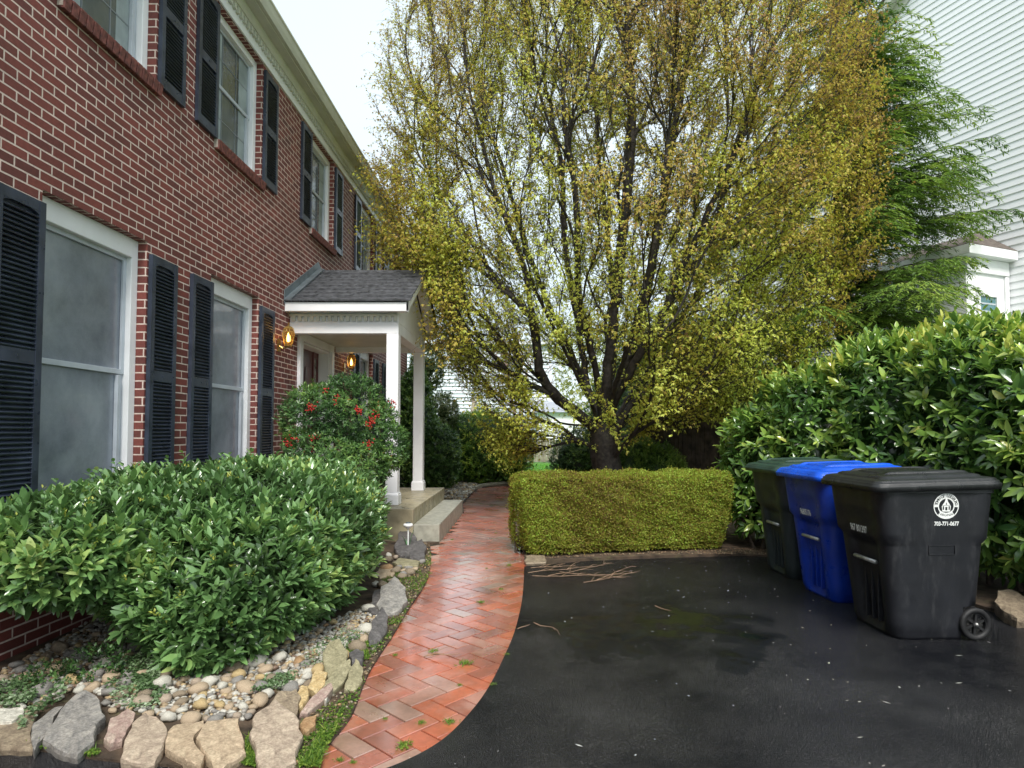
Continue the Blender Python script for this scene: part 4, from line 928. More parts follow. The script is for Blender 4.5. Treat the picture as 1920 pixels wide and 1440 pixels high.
def lobes_sample(lobes, n, p=2.6, scale=1.0, jit=.04, zmin=.03, xmin=-99):
    """points on the outside of a union of superellipsoids, with outward normals"""
    out, nr = [], []; area = np.array([l[3]*l[4]+l[3]*l[5]+l[4]*l[5] for l in lobes]); area /= area.sum()
    C = np.array([l[:3] for l in lobes]); A = np.array([l[3:6] for l in lobes])
    tot = 0
    while tot < n:
        m = n*2; k = rng.choice(len(lobes), m, p=area); u = nrm(rng.standard_normal((m, 3)))
        a = A[k]; w = u*a; Fv = (np.abs(u)**p).sum(1)**(1/p); loc = w/Fv[:, None]*scale*(1+jit*rng.standard_normal(m))[:, None]
        g = nrm(np.sign(loc)*np.abs(loc/a)**(p-1)/a); pos = C[k]+loc; ok = (pos[:, 2] > zmin) & (pos[:, 0] > xmin)
        for j in range(len(lobes)):
            f = (np.abs((pos-C[j])/A[j])**p).sum(1)**(1/p); ok &= ~((f < .9*scale) & (k != j))
        out.append(pos[ok]); nr.append(g[ok]); tot += ok.sum()
    return np.concatenate(out)[:n], np.concatenate(nr)[:n]
def vnoise(P, sc, seed=0):      # cheap smooth noise in 0..1
    r_ = np.random.default_rng(seed); s = np.zeros(len(P))
    for i in range(6):
        k = r_.standard_normal(3)*sc*(1+.5*i); s += np.sin(P@k + r_.random()*6.3)/(1+.4*i)
    return .5+.5*np.tanh(s*.6)
def whorls(fo, P, Nn, nl, Ln, Wd, up=.5, spread=(35, 80), rbase=.5, rvar=.2, noise_sc=3.0, **k):
    n = len(P); ax = nrm(Nn+np.array([0, 0, up])+.35*rng.standard_normal((n, 3))); tmp = nrm(np.cross(ax, rng.standard_normal((n, 3)))); b2 = np.cross(ax, tmp)
    ns_ = vnoise(P, noise_sc, 3); wsz = .72+.5*rng.random(n)
    for i in range(nl):
        t = i/max(1, nl-1); an = i*2.4+rng.random(n)*.6; sp_ = np.radians(spread[0]+(spread[1]-spread[0])*t+rng.standard_normal(n)*9)
        side = tmp*np.cos(an)[:, None]+b2*np.sin(an)[:, None]; D = ax*np.cos(sp_)[:, None]+side*np.sin(sp_)[:, None]
        base = P - ax*(t*Ln*.55)[:, None] if hasattr(Ln, '__len__') else P - ax*(t*Ln*.55)
        NN = ax*1.0 + np.array([0, 0, .35])
        keep = rng.random(n) < .93
        lf = (Ln*(.7+.45*rng.random(n))*wsz)*(.75+.25*np.sin(math.pi*min(1, t+.25)))
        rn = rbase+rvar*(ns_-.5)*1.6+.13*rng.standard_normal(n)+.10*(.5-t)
        fo.add(base[keep], D[keep], NN[keep], lf[keep], (lf*Wd/ Ln*(.9+.2*rng.random(n)))[keep], rn[keep], **k)
    return ax
def core(fo, lobes, s, p=2.6, r=.12, zlift=0):        # solid mass against see-through, interior shade put into its dark leaf colour
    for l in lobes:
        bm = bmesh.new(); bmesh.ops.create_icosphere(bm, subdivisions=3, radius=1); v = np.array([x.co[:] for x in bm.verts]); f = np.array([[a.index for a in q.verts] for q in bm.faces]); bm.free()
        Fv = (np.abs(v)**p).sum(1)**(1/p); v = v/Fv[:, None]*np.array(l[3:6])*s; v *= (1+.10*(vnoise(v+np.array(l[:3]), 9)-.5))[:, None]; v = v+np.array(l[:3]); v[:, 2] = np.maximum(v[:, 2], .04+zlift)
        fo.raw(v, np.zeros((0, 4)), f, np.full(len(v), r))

M_LAUREL = leafmat('laurel_leaf', [(0, (.025, .06, .018)), (.3, (.065, .15, .034)), (.55, (.135, .26, .050)), (.8, (.29, .44, .085)), (.95, (.48, .60, .13)), (1, (.56, .58, .13))], .22, .25, .8)
M_BUSH = leafmat('skimmia_leaf', [(0, (.035, .07, .026)), (.3, (.09, .17, .055)), (.55, (.135, .265, .092)), (.8, (.22, .38, .125)), (.95, (.36, .50, .15)), (1, (.44, .54, .20))], .24, .22, .85)
M_BUD = leafmat('flower_bud', [(0, (.25, .33, .05)), (1, (.58, .58, .12))], .5, .3)
M_WOOD = simple('twig_wood', (.075, .055, .04), .75, .25, 30, .4, 120)
M_BARK = simple('wet_bark', (.038, .030, .026), .7, .4, 16, .7, 70, dirt=((.075, .085, .04), 4, .58))

# ---- rounded evergreen bush in the bed beside the house
BL = [(-2.14, 4.95, .58, .90, 1.2, .54), (-1.95, 4.25, .46, .62, .70, .42), (-2.72, 3.95, .70, .50, .72, .30), (-2.10, 5.80, .58, .72, .80, .50), (-1.87, 3.86, .26, .32, .36, .28), (-1.66, 4.75, .42, .36, .66, .38), (-2.60, 4.50, .66, .50, .60, .44)]
bush = empty('evergreen_bush', (-2.1, 4.9, .02), 0, 'big rounded leathery leaved evergreen bush with yellow green buds under the ground floor windows', 'bush')
def at_root(o, root):
    o.parent = root; o.matrix_parent_inverse = Matrix.Translation(-root.location); return o
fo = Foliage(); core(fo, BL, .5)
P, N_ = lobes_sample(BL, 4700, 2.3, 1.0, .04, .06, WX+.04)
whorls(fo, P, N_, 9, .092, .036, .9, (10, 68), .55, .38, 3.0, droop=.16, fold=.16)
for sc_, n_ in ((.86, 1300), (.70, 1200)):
    P2, N2 = lobes_sample(BL, n_, 2.3, sc_, .05, .06, WX+.05); whorls(fo, P2, N2, 8, .105, .036, .4, (30, 95), .25, .2, 3.0, droop=.2, fold=.15)  # inner leaves toned darker, shade within the bush put into the colour
def shoots(fo, P, N_, n, Ln, Wd, hgt, rb):      # stray shoots standing out of the outline
    up_ = np.where(N_[:, 2] > .25)[0]; k = rng.choice(up_, n, replace=False); d = nrm(N_[k]*.5+np.array([0, 0, .9])+.25*rng.standard_normal((n, 3))); h = hgt*(.5+rng.random(n))
    for j in range(7):
        t = (j+1)/7; q = P[k]+d*(h*t)[:, None]; a = j*2.4+rng.random(n); s1 = nrm(np.cross(d, [0.3, 1, 0.1])); s2 = np.cross(d, s1); sd = s1*np.cos(a)[:, None]+s2*np.sin(a)[:, None]
        fo.add(q, nrm(d*(.4+.6*t)+sd), d, Ln*(1-.35*t)*(.7+.5*rng.random(n)), Wd, rb+.15*rng.standard_normal(n), droop=.15, fold=.15)
    v, f = tubes_arr(P[k]-d*.1, P[k]+d*h[:, None], np.full(n, .0028), np.full(n, .0015), 4); fo.raw(v, f, np.zeros((0, 3)), np.full(len(v), .55))
shoots(fo, P, N_, 70, .075, .028, .12, .62)
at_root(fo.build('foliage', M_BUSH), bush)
sel = rng.choice(len(P), 560, replace=False); sel = sel[(N_[sel, 2] > -.1)]; fb = Foliage()
Pb = P[sel]; Nb = nrm(N_[sel]+np.array([0, 0, 1.0]))
for i in range(7):
    q = Pb+Nb*(.012+.045*rng.random((len(Pb), 1)))+.008*rng.standard_normal((len(Pb), 3)); fb.add(q, nrm(Nb+.45*rng.standard_normal(Nb.shape)), np.tile([0, 0, 1.], (len(q), 1))+.3*rng.standard_normal(Nb.shape), .026, .012, .15+.6*rng.random(len(q)), full=False)
at_root(fb.build('flower_buds', M_BUD), bush)
st_ = MB()
for i in range(26):
    l_ = random.choice(BL[:4]); an = random.uniform(0, 6.3); e = Vector((l_[0]+l_[3]*.75*math.cos(an), l_[1]+l_[4]*.75*math.sin(an), max(.25, l_[2]+.1))); b_ = Vector((-2.15+random.uniform(-.2, .2), 4.9+random.uniform(-.8, .6), .0)); m_ = b_.lerp(e, .5)+Vector((0, 0, -.12+.1*random.random()))
    st_.tube([b_, m_, e], [.018, .012, .006], 6)
at_root(st_.build('stems', M_WOOD), bush)

# ---- tall laurel hedge behind the carts
HL = [(2.98, 7.75, .90, .48, .62, .73), (3.40, 7.35, 1.10, .60, .7, .95), (3.92, 6.75, 1.26, .66, .75, 1.06), (4.28, 6.05, 1.28, .68, .8, 1.09), (4.48, 5.3, 1.17, .72, .8, .97), (4.75, 4.5, 1.07, .8, .85, .87), (5.2, 3.7, 1.04, .85, .85, .84)]
hedge = empty('laurel_hedge', (4.2, 6.0, .02), 0, 'tall glossy big leaved laurel hedge rising behind the row of carts', 'hedge')
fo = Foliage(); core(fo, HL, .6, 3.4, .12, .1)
P, N_ = lobes_sample(HL, 4300, 3.4, 1.0, .04, .16)
fr = P[:, 0]-4.2+.9*(P[:, 1]-6.0)*.0 < .9; P, N_ = P[fr], N_[fr]
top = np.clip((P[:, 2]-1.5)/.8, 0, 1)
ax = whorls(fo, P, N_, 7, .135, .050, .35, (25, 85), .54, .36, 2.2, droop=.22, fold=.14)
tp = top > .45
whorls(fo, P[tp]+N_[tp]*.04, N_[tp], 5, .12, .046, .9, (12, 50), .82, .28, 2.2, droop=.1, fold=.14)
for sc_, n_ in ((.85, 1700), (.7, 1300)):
    P2, N2 = lobes_sample(HL, n_, 3.4, sc_, .05, .12); whorls(fo, P2, N2, 7, .13, .05, .2, (30, 95), .25, .2, 2.0, droop=.2, fold=.14)  # shade inside the hedge painted in as darker leaf tones
shoots(fo, P, N_, 70, .11, .042, .20, .75)
at_root(fo.build('foliage', M_LAUREL), hedge)
st_ = MB()
for i in range(34):
    l_ = random.choice(HL); b_ = Vector((l_[0]+random.uniform(-.3, .3), l_[1]+random.uniform(-.5, .5), 0)); e = b_+Vector((random.uniform(-.35, .35), random.uniform(-.3, .3), random.uniform(.8, 1.3))); st_.tube([b_, b_.lerp(e, .5)+Vector((random.uniform(-.08, .08), 0, 0)), e], [.024, .018, .010], 6)
at_root(st_.build('stems', M_WOOD), hedge)

# ---- clipped box hedge
M_BOX = leafmat('box_leaf', [(0, (.015, .14, .08)), (.4, (.045, .30, .15)), (.7, (.09, .44, .21)), (1, (.24, .64, .33))], .45, .2)
bx = empty('box_hedge', (1.2, 7.6, .02), 0, 'low clipped box hedge with a flat top at the end of the driveway', 'hedge')
fl_, fr_, bl_, br2 = Vector((-.12, 6.86, 0)), Vector((2.46, 7.36, 0)), Vector((-.24, 7.65, 0)), Vector((2.46, 8.2, 0))
def box_pt(u, v, w):      # u along, v depth, w height
    bot = fl_.lerp(fr_, u).lerp(bl_.lerp(br2, u), v); z = .06+(.905-.06)*w; c = (fl_+fr_+bl_+br2)/4
    taper = 1-.04*abs(w-.75)-(.06*(1-w) if v < .5 else 0)
    return np.array([c.x+(bot.x-c.x)*taper, c.y+(bot.y-c.y)*taper, z])
def box_surface(n):
    m = rng.random(n); u, v, w = rng.random(n), rng.random(n), rng.random(n); Nn = np.zeros((n, 3))
    f = m < .52; v[f] = 0; Nn[f] = (.2, -1, 0)
    f = (m >= .52) & (m < .8); w[f] = 1; Nn[f] = (0, 0, 1)
    f = (m >= .8) & (m < .9); u[f] = 0; Nn[f] = (-1, 0, 0)
    f = (m >= .9) & (m < .95); u[f] = 1; Nn[f] = (1, 0, 0)
    f = m >= .95; v[f] = 1; Nn[f] = (0, 1, 0)
    P = np.array([box_pt(a, b, c_) for a, b, c_ in zip(u, v, w)])
    # soften the corners
    ed = lambda q: np.clip(1-np.minimum(q, 1-q)/.03, 0, 1)
    eu, ev, ew = np.clip(1-np.minimum(u, 1-u)/.035, 0, 1), np.clip(1-np.minimum(v, 1-v)/.12, 0, 1), np.clip(1-np.minimum(w, 1-w)/.09, 0, 1)
    c = np.array([(fl_+fr_+bl_+br2)/4]); c[0, 2] = .5
    s_ = np.where(eu+ev+ew > 1.0, (eu+ev+ew-1)*.045, 0); P = P-Nn*0-(nrm(P-c))*s_[:, None]
    P += Nn*(.06*(vnoise(P, 4, 8)-.5)+.035*(vnoise(P, 14, 9)-.5)+.03*(rng.random(n) < .03))[:, None]
    P[:, 2] -= .05*(w < .05)*rng.random(n)
    return P, Nn
fo = Foliage()
P, N_ = box_surface(70000); P = P-N_*(.05*rng.random((len(P), 1)))
rn = .50+.40*(vnoise(P, 2.2, 5)-.5)+.24*rng.standard_normal(len(P))
fo.add(P, nrm(N_*.35+.9*rng.standard_normal(P.shape)+np.array([0, 0, .3])), nrm(N_*1.1+.55*rng.standard_normal(P.shape)+np.array([0, 0, .45])), .020*(.8+.5*rng.random(len(P))), .013, rn, full=False, droop=.05)
# solid heart
cv = [box_pt(u, v, w) for w in (-.02, .90) for (u, v) in ((.04, .14), (.96, .14), (.96, .86), (.04, .86))]
fo.raw(np.array(cv), [[3, 2, 1, 0], [4, 5, 6, 7], [0, 1, 5, 4], [1, 2, 6, 5], [2, 3, 7, 6], [3, 0, 4, 7]], np.zeros((0, 3)), np.full(8, .3))
at_root(fo.build('foliage', M_BOX, smooth=False), bx)
st_ = MB()
for i in range(40):
    u = random.random(); q = box_pt(u, random.uniform(.2, .8), 0); st_.tube([(q[0], q[1], 0), (q[0]+random.uniform(-.04, .04), q[1], .2)], [.012, .008], 5)
at_root(st_.build('stems', M_WOOD), bx)

# ------------------------------------------------------------------ trees
def grow(stems, targets, base_r, up_bias=1.0, k_r=.0042, seg=4, wob=.06, rmin=.0028, expo=.5, fan=False):
    """stems: list of (parent_index_or_-1, polyline). Each target is joined to the growing skeleton by a curved shoot."""
    N = []; par = []
    ends = {}
    for si, (pi, pl) in enumerate(stems):
        prev = -1 if pi is None else pi if pi < 0 else ends[pi][0] if False else None
        pts = []
        P = [np.array(p, float) for p in pl]
        for i in range(len(P)-1):
            a, b, c, d = P[max(i-1, 0)], P[i], P[i+1], P[min(i+2, len(P)-1)]; L_ = np.linalg.norm(c-b); m = max(2, int(L_/.16))
            for k in range(m): t = k/m; pts.append(.5*((2*b)+(c-a)*t+(2*a-5*b+4*c-d)*t*t+(3*b-a-3*c+d)*t**3))
        pts.append(P[-1])
        if pi is None: last = -1
        else:
            q = np.array(N); last = int(np.argmin(((q-pts[0])**2).sum(1)))
        for p in pts:
            N.append(p+.012*rng.standard_normal(3)); par.append(last); last = len(N)-1
    A = np.zeros((len(N)+len(targets)*seg+10, 3)); A[:len(N)] = N; cnt = len(N)
    T = np.zeros_like(A); q0 = np.array(N); pq = np.array(par); T[:cnt] = nrm(q0-q0[np.maximum(pq, 0)]+np.array([0, 0, 1e-4]))
    d0 = np.array([np.min(((A[:cnt]-t)**2).sum(1)) for t in targets]); order = np.argsort(d0)
    for ti in order:
        t = targets[ti]; v = t-A[:cnt]; d = np.linalg.norm(v, axis=1); hz = np.hypot(v[:, 0], v[:, 1])
        cost = d+up_bias*np.maximum(0, .45*hz-v[:, 2])
        if fan:        # straight shoots leaving their parent at a narrow angle, from well below
            ca_ = (v*T[:cnt]).sum(1)/np.maximum(d, 1e-6); cost = d*(.55+1.9*(1-ca_))+.9*np.maximum(0, .7-d)+.5*np.maximum(0, .35*hz-v[:, 2])
        i = int(np.argmin(cost)); a = A[i]; dd = d[i]
        if dd < .05: continue
        pp = par[i]; tan = (a-A[pp])/max(1e-6, np.linalg.norm(a-A[pp])) if pp >= 0 else np.array([0, 0, 1.])
        c1 = a+tan*dd*.35; c2 = t-np.array([0, 0, 1.])*dd*(.18 if fan else .12)-nrm(v[i][None])[0]*dd*.22; last = i
        m = min(seg, max(2, int(dd/.16)))
        for k in range(1, m+1):
            s = k/m; p = (1-s)**3*a+3*(1-s)**2*s*c1+3*(1-s)*s*s*c2+s**3*t+wob*dd*.25*rng.standard_normal(3)*(k < m)
            A[cnt] = p; T[cnt] = (p-A[last])/max(1e-6, np.linalg.norm(p-A[last])); par.append(last); last = cnt; cnt += 1
    A = A[:cnt]; par = np.array(par[:cnt]); w = np.zeros(cnt); ch = np.bincount(par[par >= 0], minlength=cnt); w[ch == 0] = 1
    for i in range(cnt-1, -1, -1):
        if par[i] >= 0: w[par[i]] += w[i]
    r = np.maximum(rmin, k_r*w**expo); 
    return A, par, r, w
def tree_mesh(A, par, r, name, mat, root, thin=.012):
    idx = np.where(par >= 0)[0]; V, F, off = [], [], 0
    for lo, hi, sd_ in ((thin, 9, 8), (0, thin, 4)):
        s = idx[(r[idx] >= lo) & (r[idx] < hi)]
        if not len(s): continue
        rp = np.minimum(r[par[s]], r[s]*1.35); v, f = tubes_arr(A[par[s]]-(A[s]-A[par[s]])*.22, A[s], rp, r[s], sd_); V.append(v); F.append(f+off); off += len(v)
    return at_root(link(name, arr_mesh(name, np.concatenate(V), F, None, True), mat), root)

# ---- big spreading maple
MY = 11.0
def mp_(px, py, dy=0): v = PY(px, py, MY+dy); return (v.x, v.y, v.z)
maple = empty('maple_tree', (mp_(1150, 900)[0], MY, 0), 0, 'wide spreading many stemmed maple in yellow green and orange spring leaf behind the box hedge', 'tree')
b0 = mp_(1150, 940); b0 = (b0[0], MY, 0.0)
stems = [(None, [b0, mp_(1140, 880), mp_(1132, 835), mp_(1128, 800, .05)]),
         (0, [mp_(1130, 810), mp_(1085, 778, -.1), mp_(1035, 735, -.3), mp_(1012, 690, -.5), mp_(1000, 600, -.7), mp_(975, 480, -.9), mp_(920, 330, -1.2), mp_(880, 160, -1.4)]),
         (0, [mp_(1128, 800), mp_(1100, 720, .5), mp_(1085, 610, .8), mp_(1060, 470, 1.1), mp_(1050, 300, 1.3), mp_(1010, 100, 1.6)]),
         (0, [mp_(1130, 800), mp_(1138, 700, -.1), mp_(1152, 590, -.3), mp_(1168, 430, -.4), mp_(1185, 230, -.5), mp_(1175, 20, -.6), mp_(1180, -200, -.6)]),
         (0, [mp_(1128, 800), mp_(1116, 690, -.5), mp_(1085, 560, -1.0), mp_(1082, 400, -1.3), mp_(1060, 200, -1.6), mp_(1070, 0, -1.7)]),
         (0, [mp_(1135, 800), mp_(1160, 720, .3), mp_(1195, 620, .6), mp_(1225, 480, .8), mp_(1255, 300, 1.2), mp_(1290, 90, 1.4), mp_(1300, -120, 1.5)]),
         (0, [mp_(1135, 795), mp_(1180, 700, -.6), mp_(1240, 590, -1.0), mp_(1300, 460, -1.3), mp_(1370, 300, -1.6), mp_(1430, 120, -1.8)]),
         (0, [mp_(1138, 830), mp_(1200, 745, .3), mp_(1300, 640, .6), mp_(1400, 540, .8), mp_(1480, 410, .9), mp_(1540, 240, 1.0)]),
         (0, [mp_(1142, 870), mp_(1185, 820, -.6), mp_(1260, 765, -1.2), mp_(1350, 700, -1.6), mp_(1440, 630, -1.9)]),
         (0, [mp_(1138, 860), mp_(1090, 830, -.5), mp_(1030, 808, -1.0), mp_(960, 790, -1.4), mp_(915, 770, -1.6)]),
         (0, [mp_(1130, 805), mp_(1108, 740, .9), mp_(1060, 640, 1.6), mp_(1000, 500, 2.0), mp_(950, 340, 2.3), mp_(900, 180, 2.5)]),
         (0, [mp_(1134, 800), mp_(1146, 720, .8), mp_(1150, 600, 1.5), mp_(1140, 450, 1.9), mp_(1120, 260, 2.2), mp_(1110, 60, 2.3)]),
         (0, [mp_(1136, 815), mp_(1190, 730, 1.0), mp_(1270, 610, 1.7), mp_(1350, 460, 2.1), mp_(1420, 300, 2.3)]),
         (0, [mp_(1134, 800), mp_(1165, 690, -.9), mp_(1205, 560, -1.6), mp_(1235, 400, -2.1), mp_(1260, 200, -2.4)]),
         (0, [mp_(1126, 800), mp_(1080, 700, -.9), mp_(1020, 580, -1.6), mp_(965, 450, -2.0), mp_(930, 290, -2.3)]),
         (1, [mp_(1040, 742, -.3), mp_(960, 700, -.6), mp_(900, 640, -1.0), mp_(830, 560, -1.3), mp_(780, 460, -1.5)]),
         (1, [mp_(1000, 600, -.7), mp_(930, 520, -.2), mp_(860, 420, .1), mp_(790, 300, .3), mp_(750, 180, .4)])]
# crown envelope as seen from the drive, rounded in depth; half widths per height
ENV = [(-260, 980, 1380), (-120, 860, 1500), (0, 765, 1610), (60, 732, 1640), (200, 705, 1655), (330, 690, 1655), (450, 700, 1640), (560, 735, 1600), (630, 775, 1570), (680, 830, 1520), (715, 865, 1480), (750, 880, 1430), (770, 890, 1390), (795, 905, 1240), (830, 925, 1110), (855, 980, 1040)]
ez = np.array([e[0] for e in ENV], float); el = np.array([e[1] for e in ENV], float); er = np.array([e[2] for e in ENV], float)
targets = []
while len(targets) < 4300:
    py = random.uniform(-250, 850); l0, r0 = np.interp(py, ez, el), np.interp(py, ez, er); c_ = (l0+r0)/2; hw_ = (r0-l0)/2
    u, v = random.uniform(-1, 1), random.uniform(-1, 1); rad = math.hypot(u, v)
    if rad > 1 or random.random() > .42+.7*rad**2.0: continue
    dep = 3.3*min(1, hw_/440)*(.75 if py > 500 else 1)
    if py > 740 and v > .2: continue
    if 655 < py < 870 and 990 < c_+u*hw_ < 1190 and random.random() < .93: continue
    Y = MY+v*dep; s_ = (MY/Y) if v > 0 else 1.0
    q = mp_(c_+u*hw_, py); tx = q[0]; tz = q[2]
    if v < 0:      # keep the outline as seen: nearer leaves project wider
        k = Y/MY; tx *= k*.5+.5; tz = EYE+(tz-EYE)*(k*.6+.4)
    if tx < -2.75 and tz < 6.6: tx = -2.75+random.random()*.3
    if -3.2 < tx < -1.35 and 8.0 < Y < 10.9 and tz < 3.3: continue
    # ragged bays in the outline
    if rad > .8 and vnoise(np.array([[tx, Y, tz]]), 1.3, 21)[0] < .18: continue
    if random.random() < .55*float(860 < c_+u*hw_ < 1260)*float(250 < py < 720)*float(v < .9)*float(rad < .8): continue
    targets.append((tx, Y, tz))
for _ in range(190):      # the low left side, hanging past the porch gable
    Y = random.uniform(8.7, 10.8); px, py = random.uniform(740, 880), random.uniform(430, 665)
    q = PY(px, py, Y)
    if px < 740+(py-430)*.28 or (q.x < -1.40 and q.z < 4.0) or q.x < -2.7: continue
    targets.append(tuple(q))
A, par, r, w = grow(stems, np.array(targets), .2, .8, .0044, 12, .018, .0036, .50, fan=True)
tree_mesh(A, par, r, 'trunk', M_BARK, maple)
thin = np.where(w <= 6)[0]; thin = thin[par[thin] >= 0]
reps = np.where(w[thin] <= 1, 3, np.where(w[thin] <= 3, 2, 1)); tn = np.repeat(thin, reps)
bd = nrm(A[tn]-A[par[tn]]); TD = nrm(bd*1.1+np.array([0, 0, .5])+.42*rng.standard_normal(bd.shape)); TL = .20+.42*rng.random(len(tn))
K = 4; prev = A[tn]; TV, TF_, off = [], [], 0; LP, LD = [], []
for k in range(1, K+1):
    d = nrm(TD+np.array([0, 0, -.22])*k*k/K+.18*rng.standard_normal(TD.shape)); nx_ = prev+d*(TL/K)[:, None]
    v, f = tubes_arr(prev, nx_, np.full(len(tn), .0034*(1-.18*(k-1))), np.full(len(tn), .0034*(1-.18*k)), 3); TV.append(v); TF_.append(f+off); off += len(v)
    for j in range(3):
        LP.append(prev+(nx_-prev)*rng.random((len(tn), 1))+.012*rng.standard_normal(prev.shape)); LD.append(d*.5)
    prev = nx_
LP.append(prev); LD.append(d*.6)
at_root(link('twigs', arr_mesh('twigs', np.concatenate(TV), [np.concatenate(TF_)], None, True), M_BARK), maple)
P = np.concatenate(LP); D0 = np.concatenate(LD); dens = vnoise(P, .9, 31)
sparse = (P[:, 0] < 2.4) & (P[:, 2] > 2.3) & (P[:, 2] < 6.8) & (P[:, 0] > -1.3)
keep = rng.random(len(P)) < np.where(sparse, .36, .66)+.16*(dens-.4); P = P[keep]; D0 = D0[keep]; P = P+.02*rng.standard_normal(P.shape)
# colour belongs to the leaf's age: younger, redder leaves on the outer and upper shoots
hgt = np.clip((P[:, 2]-5)/5, 0, 1); rad_ = np.clip(np.hypot((P[:, 0]-1.7)/4.4, (P[:, 1]-11)/3.3), 0, 1.2)
rn = .61+.26*(vnoise(P, 1.1, 41)-.5)+.30*(vnoise(P, 3.1, 44)-.5)+.17*rng.standard_normal(len(P))-.20*hgt-.34*np.clip((rad_-.7)/.35, 0, 1)*np.where(P[:, 0] > 1.2, 1, .25)+.12*((P[:, 2] < 4.5) & (rad_ < .75))
D = nrm(D0+.8*rng.standard_normal(P.shape)*np.array([1, 1, .35])+np.array([0, 0, -.6])); Nn = nrm(rng.standard_normal(P.shape)*.45+nrm(np.stack([P[:, 0]-1.7, (P[:, 1]-11)*1.2, np.zeros(len(P))], 1))*.9+np.array([0, 0, .8]))
big = .036+.014*np.clip(1-hgt*1.2, 0, 1)
print('maple leaves', len(P)*2)
for da in (-.55, .55):
    S_ = np.cross(D, Nn); D2 = nrm(D+S_*da*.75); fo.add(P, D2, Nn, big*(.75+.5*rng.random(len(P))), big*.42, rn, full=False, droop=.25, fold=.2)
M_MAPLE = leafmat('maple_leaf', [(0, (.36, .21, .09)), (.22, (.48, .33, .085)), (.42, (.55, .45, .085)), (.62, (.55, .54, .08)), (.85, (.62, .70, .12)), (1, (.76, .84, .20))], .45, .42, .4)
at_root(fo.build('crown', M_MAPLE), maple)

# ---- conifer (hemlock) beside the maple
M_CON = leafmat('hemlock_needles', [(0, (.03, .07, .018)), (.35, (.08, .16, .03)), (.65, (.16, .28, .045)), (1, (.34, .44, .08))], .5, .35)
def conifer(x, y, h, reach, label, n_br=150, dense=1.0, side=None, seed=1, low=.15, size=.03, bias=None):
    rs = np.random.default_rng(seed); root = empty('conifer_tree', (x, y, 0), 0, label, 'tree')
    tr = MB(); tr.tube([(x, y, 0), (x+.05, y, h*.35), (x-.03, y, h*.7), (x, y, h)], [.16, .11, .06, .01], 8); at_root(tr.build('trunk', M_BARK), root)
    S0, S1, R0, R1 = [], [], [], []; LP, LD = [], []
    for b in range(n_br):
        t = low+(1-low)*(b/n_br); z = h*t; az_ = rs.random()*6.3 if bias is None or rs.random() > .55 else bias+rs.standard_normal()*.8
        L_ = reach*(1-t)**.62*(.7+.45*rs.random())+.15; L_ *= .72 if (t < .42 and math.cos(az_) > .3) else 1; dx, dy = math.cos(az_), math.sin(az_); m = max(4, int(L_/.16)); prev = np.array([x, y, z]); rise = .40+.5*t
        side_v = np.array([-dy, dx, 0])
        for k in range(1, m+1):
            s = k/m; p = np.array([x+dx*L_*s, y+dy*L_*s, z+L_*(rise*s-.42*s*s)])+rs.standard_normal(3)*.012; S0.append(prev); S1.append(p); R0.append(.018*(1-s)+.004); R1.append(.018*(1-s-1/m)+.004 if s < 1 else .002)
            fwd = nrm((p-prev)[None])[0]; tl = (.22+.42*L_*.35*math.sin(math.pi*min(.95, s*.75+.22)))*(.6+.7*rs.random())*1.15
            for sg in (-1, 1):
                d = nrm((fwd*.75+side_v*sg*.8+np.array([0, 0, -.12]))[None])[0]; q0 = prev+(p-prev)*rs.random(); nn = max(3, int(tl/.038))
                S0.append(q0); e = q0+d*tl+np.array([0, 0, -.38*tl]); S1.append(e); R0.append(.004); R1.append(.0015)
                for j in range(1, nn+1):
                    u = j/nn; c = q0+d*tl*u+np.array([0, 0, -.38*tl*u*u])
                    for g in (-1, 1):
                        if rs.random() < dense: LP.append(c+rs.standard_normal(3)*.008); s2 = np.cross(d, [0, 0, 1.]); LD.append(d*.8+s2*g*.75+rs.standard_normal(3)*.18+np.array([0, 0, -.25]))
                    if rs.random() < .5*dense: LP.append(c); LD.append(d+rs.standard_normal(3)*.2+np.array([0, 0, -.2]))
            prev = p
    v, f = tubes_arr(np.array(S0), np.array(S1), np.array(R0), np.maximum(.0012, np.array(R1)), 4)
    at_root(link('branches', arr_mesh('branches', v, [f], None), M_BARK), root)
    P = np.array(LP); D = nrm(np.array(LD)); rn = .60+.6*(vnoise(P, 1.4, seed)-.5)+.14*rs.standard_normal(len(P)); print('conifer', len(P))
    fo = Foliage(); fo.add(P, D, np.tile([0, 0, 1.], (len(P), 1))+.25*rs.standard_normal(P.shape), size*(2.1+1.3*rs.random(len(P))), size*.72, rn, full=False, droop=.15, fold=.1)
    at_root(fo.build('foliage', M_CON), root); return root
conifer(6.25, 12.5, 10.4, 3.6, 'tall drooping hemlock right of the maple in front of the white sided house', 265, 1.0, seed=3, low=.06, bias=-.3, size=.036)
conifer(3.1, 14.3, 4.2, 2.0, 'low dark hemlock seen under the maple crown behind its trunk', 80, .95, seed=5, low=.04, size=.034)

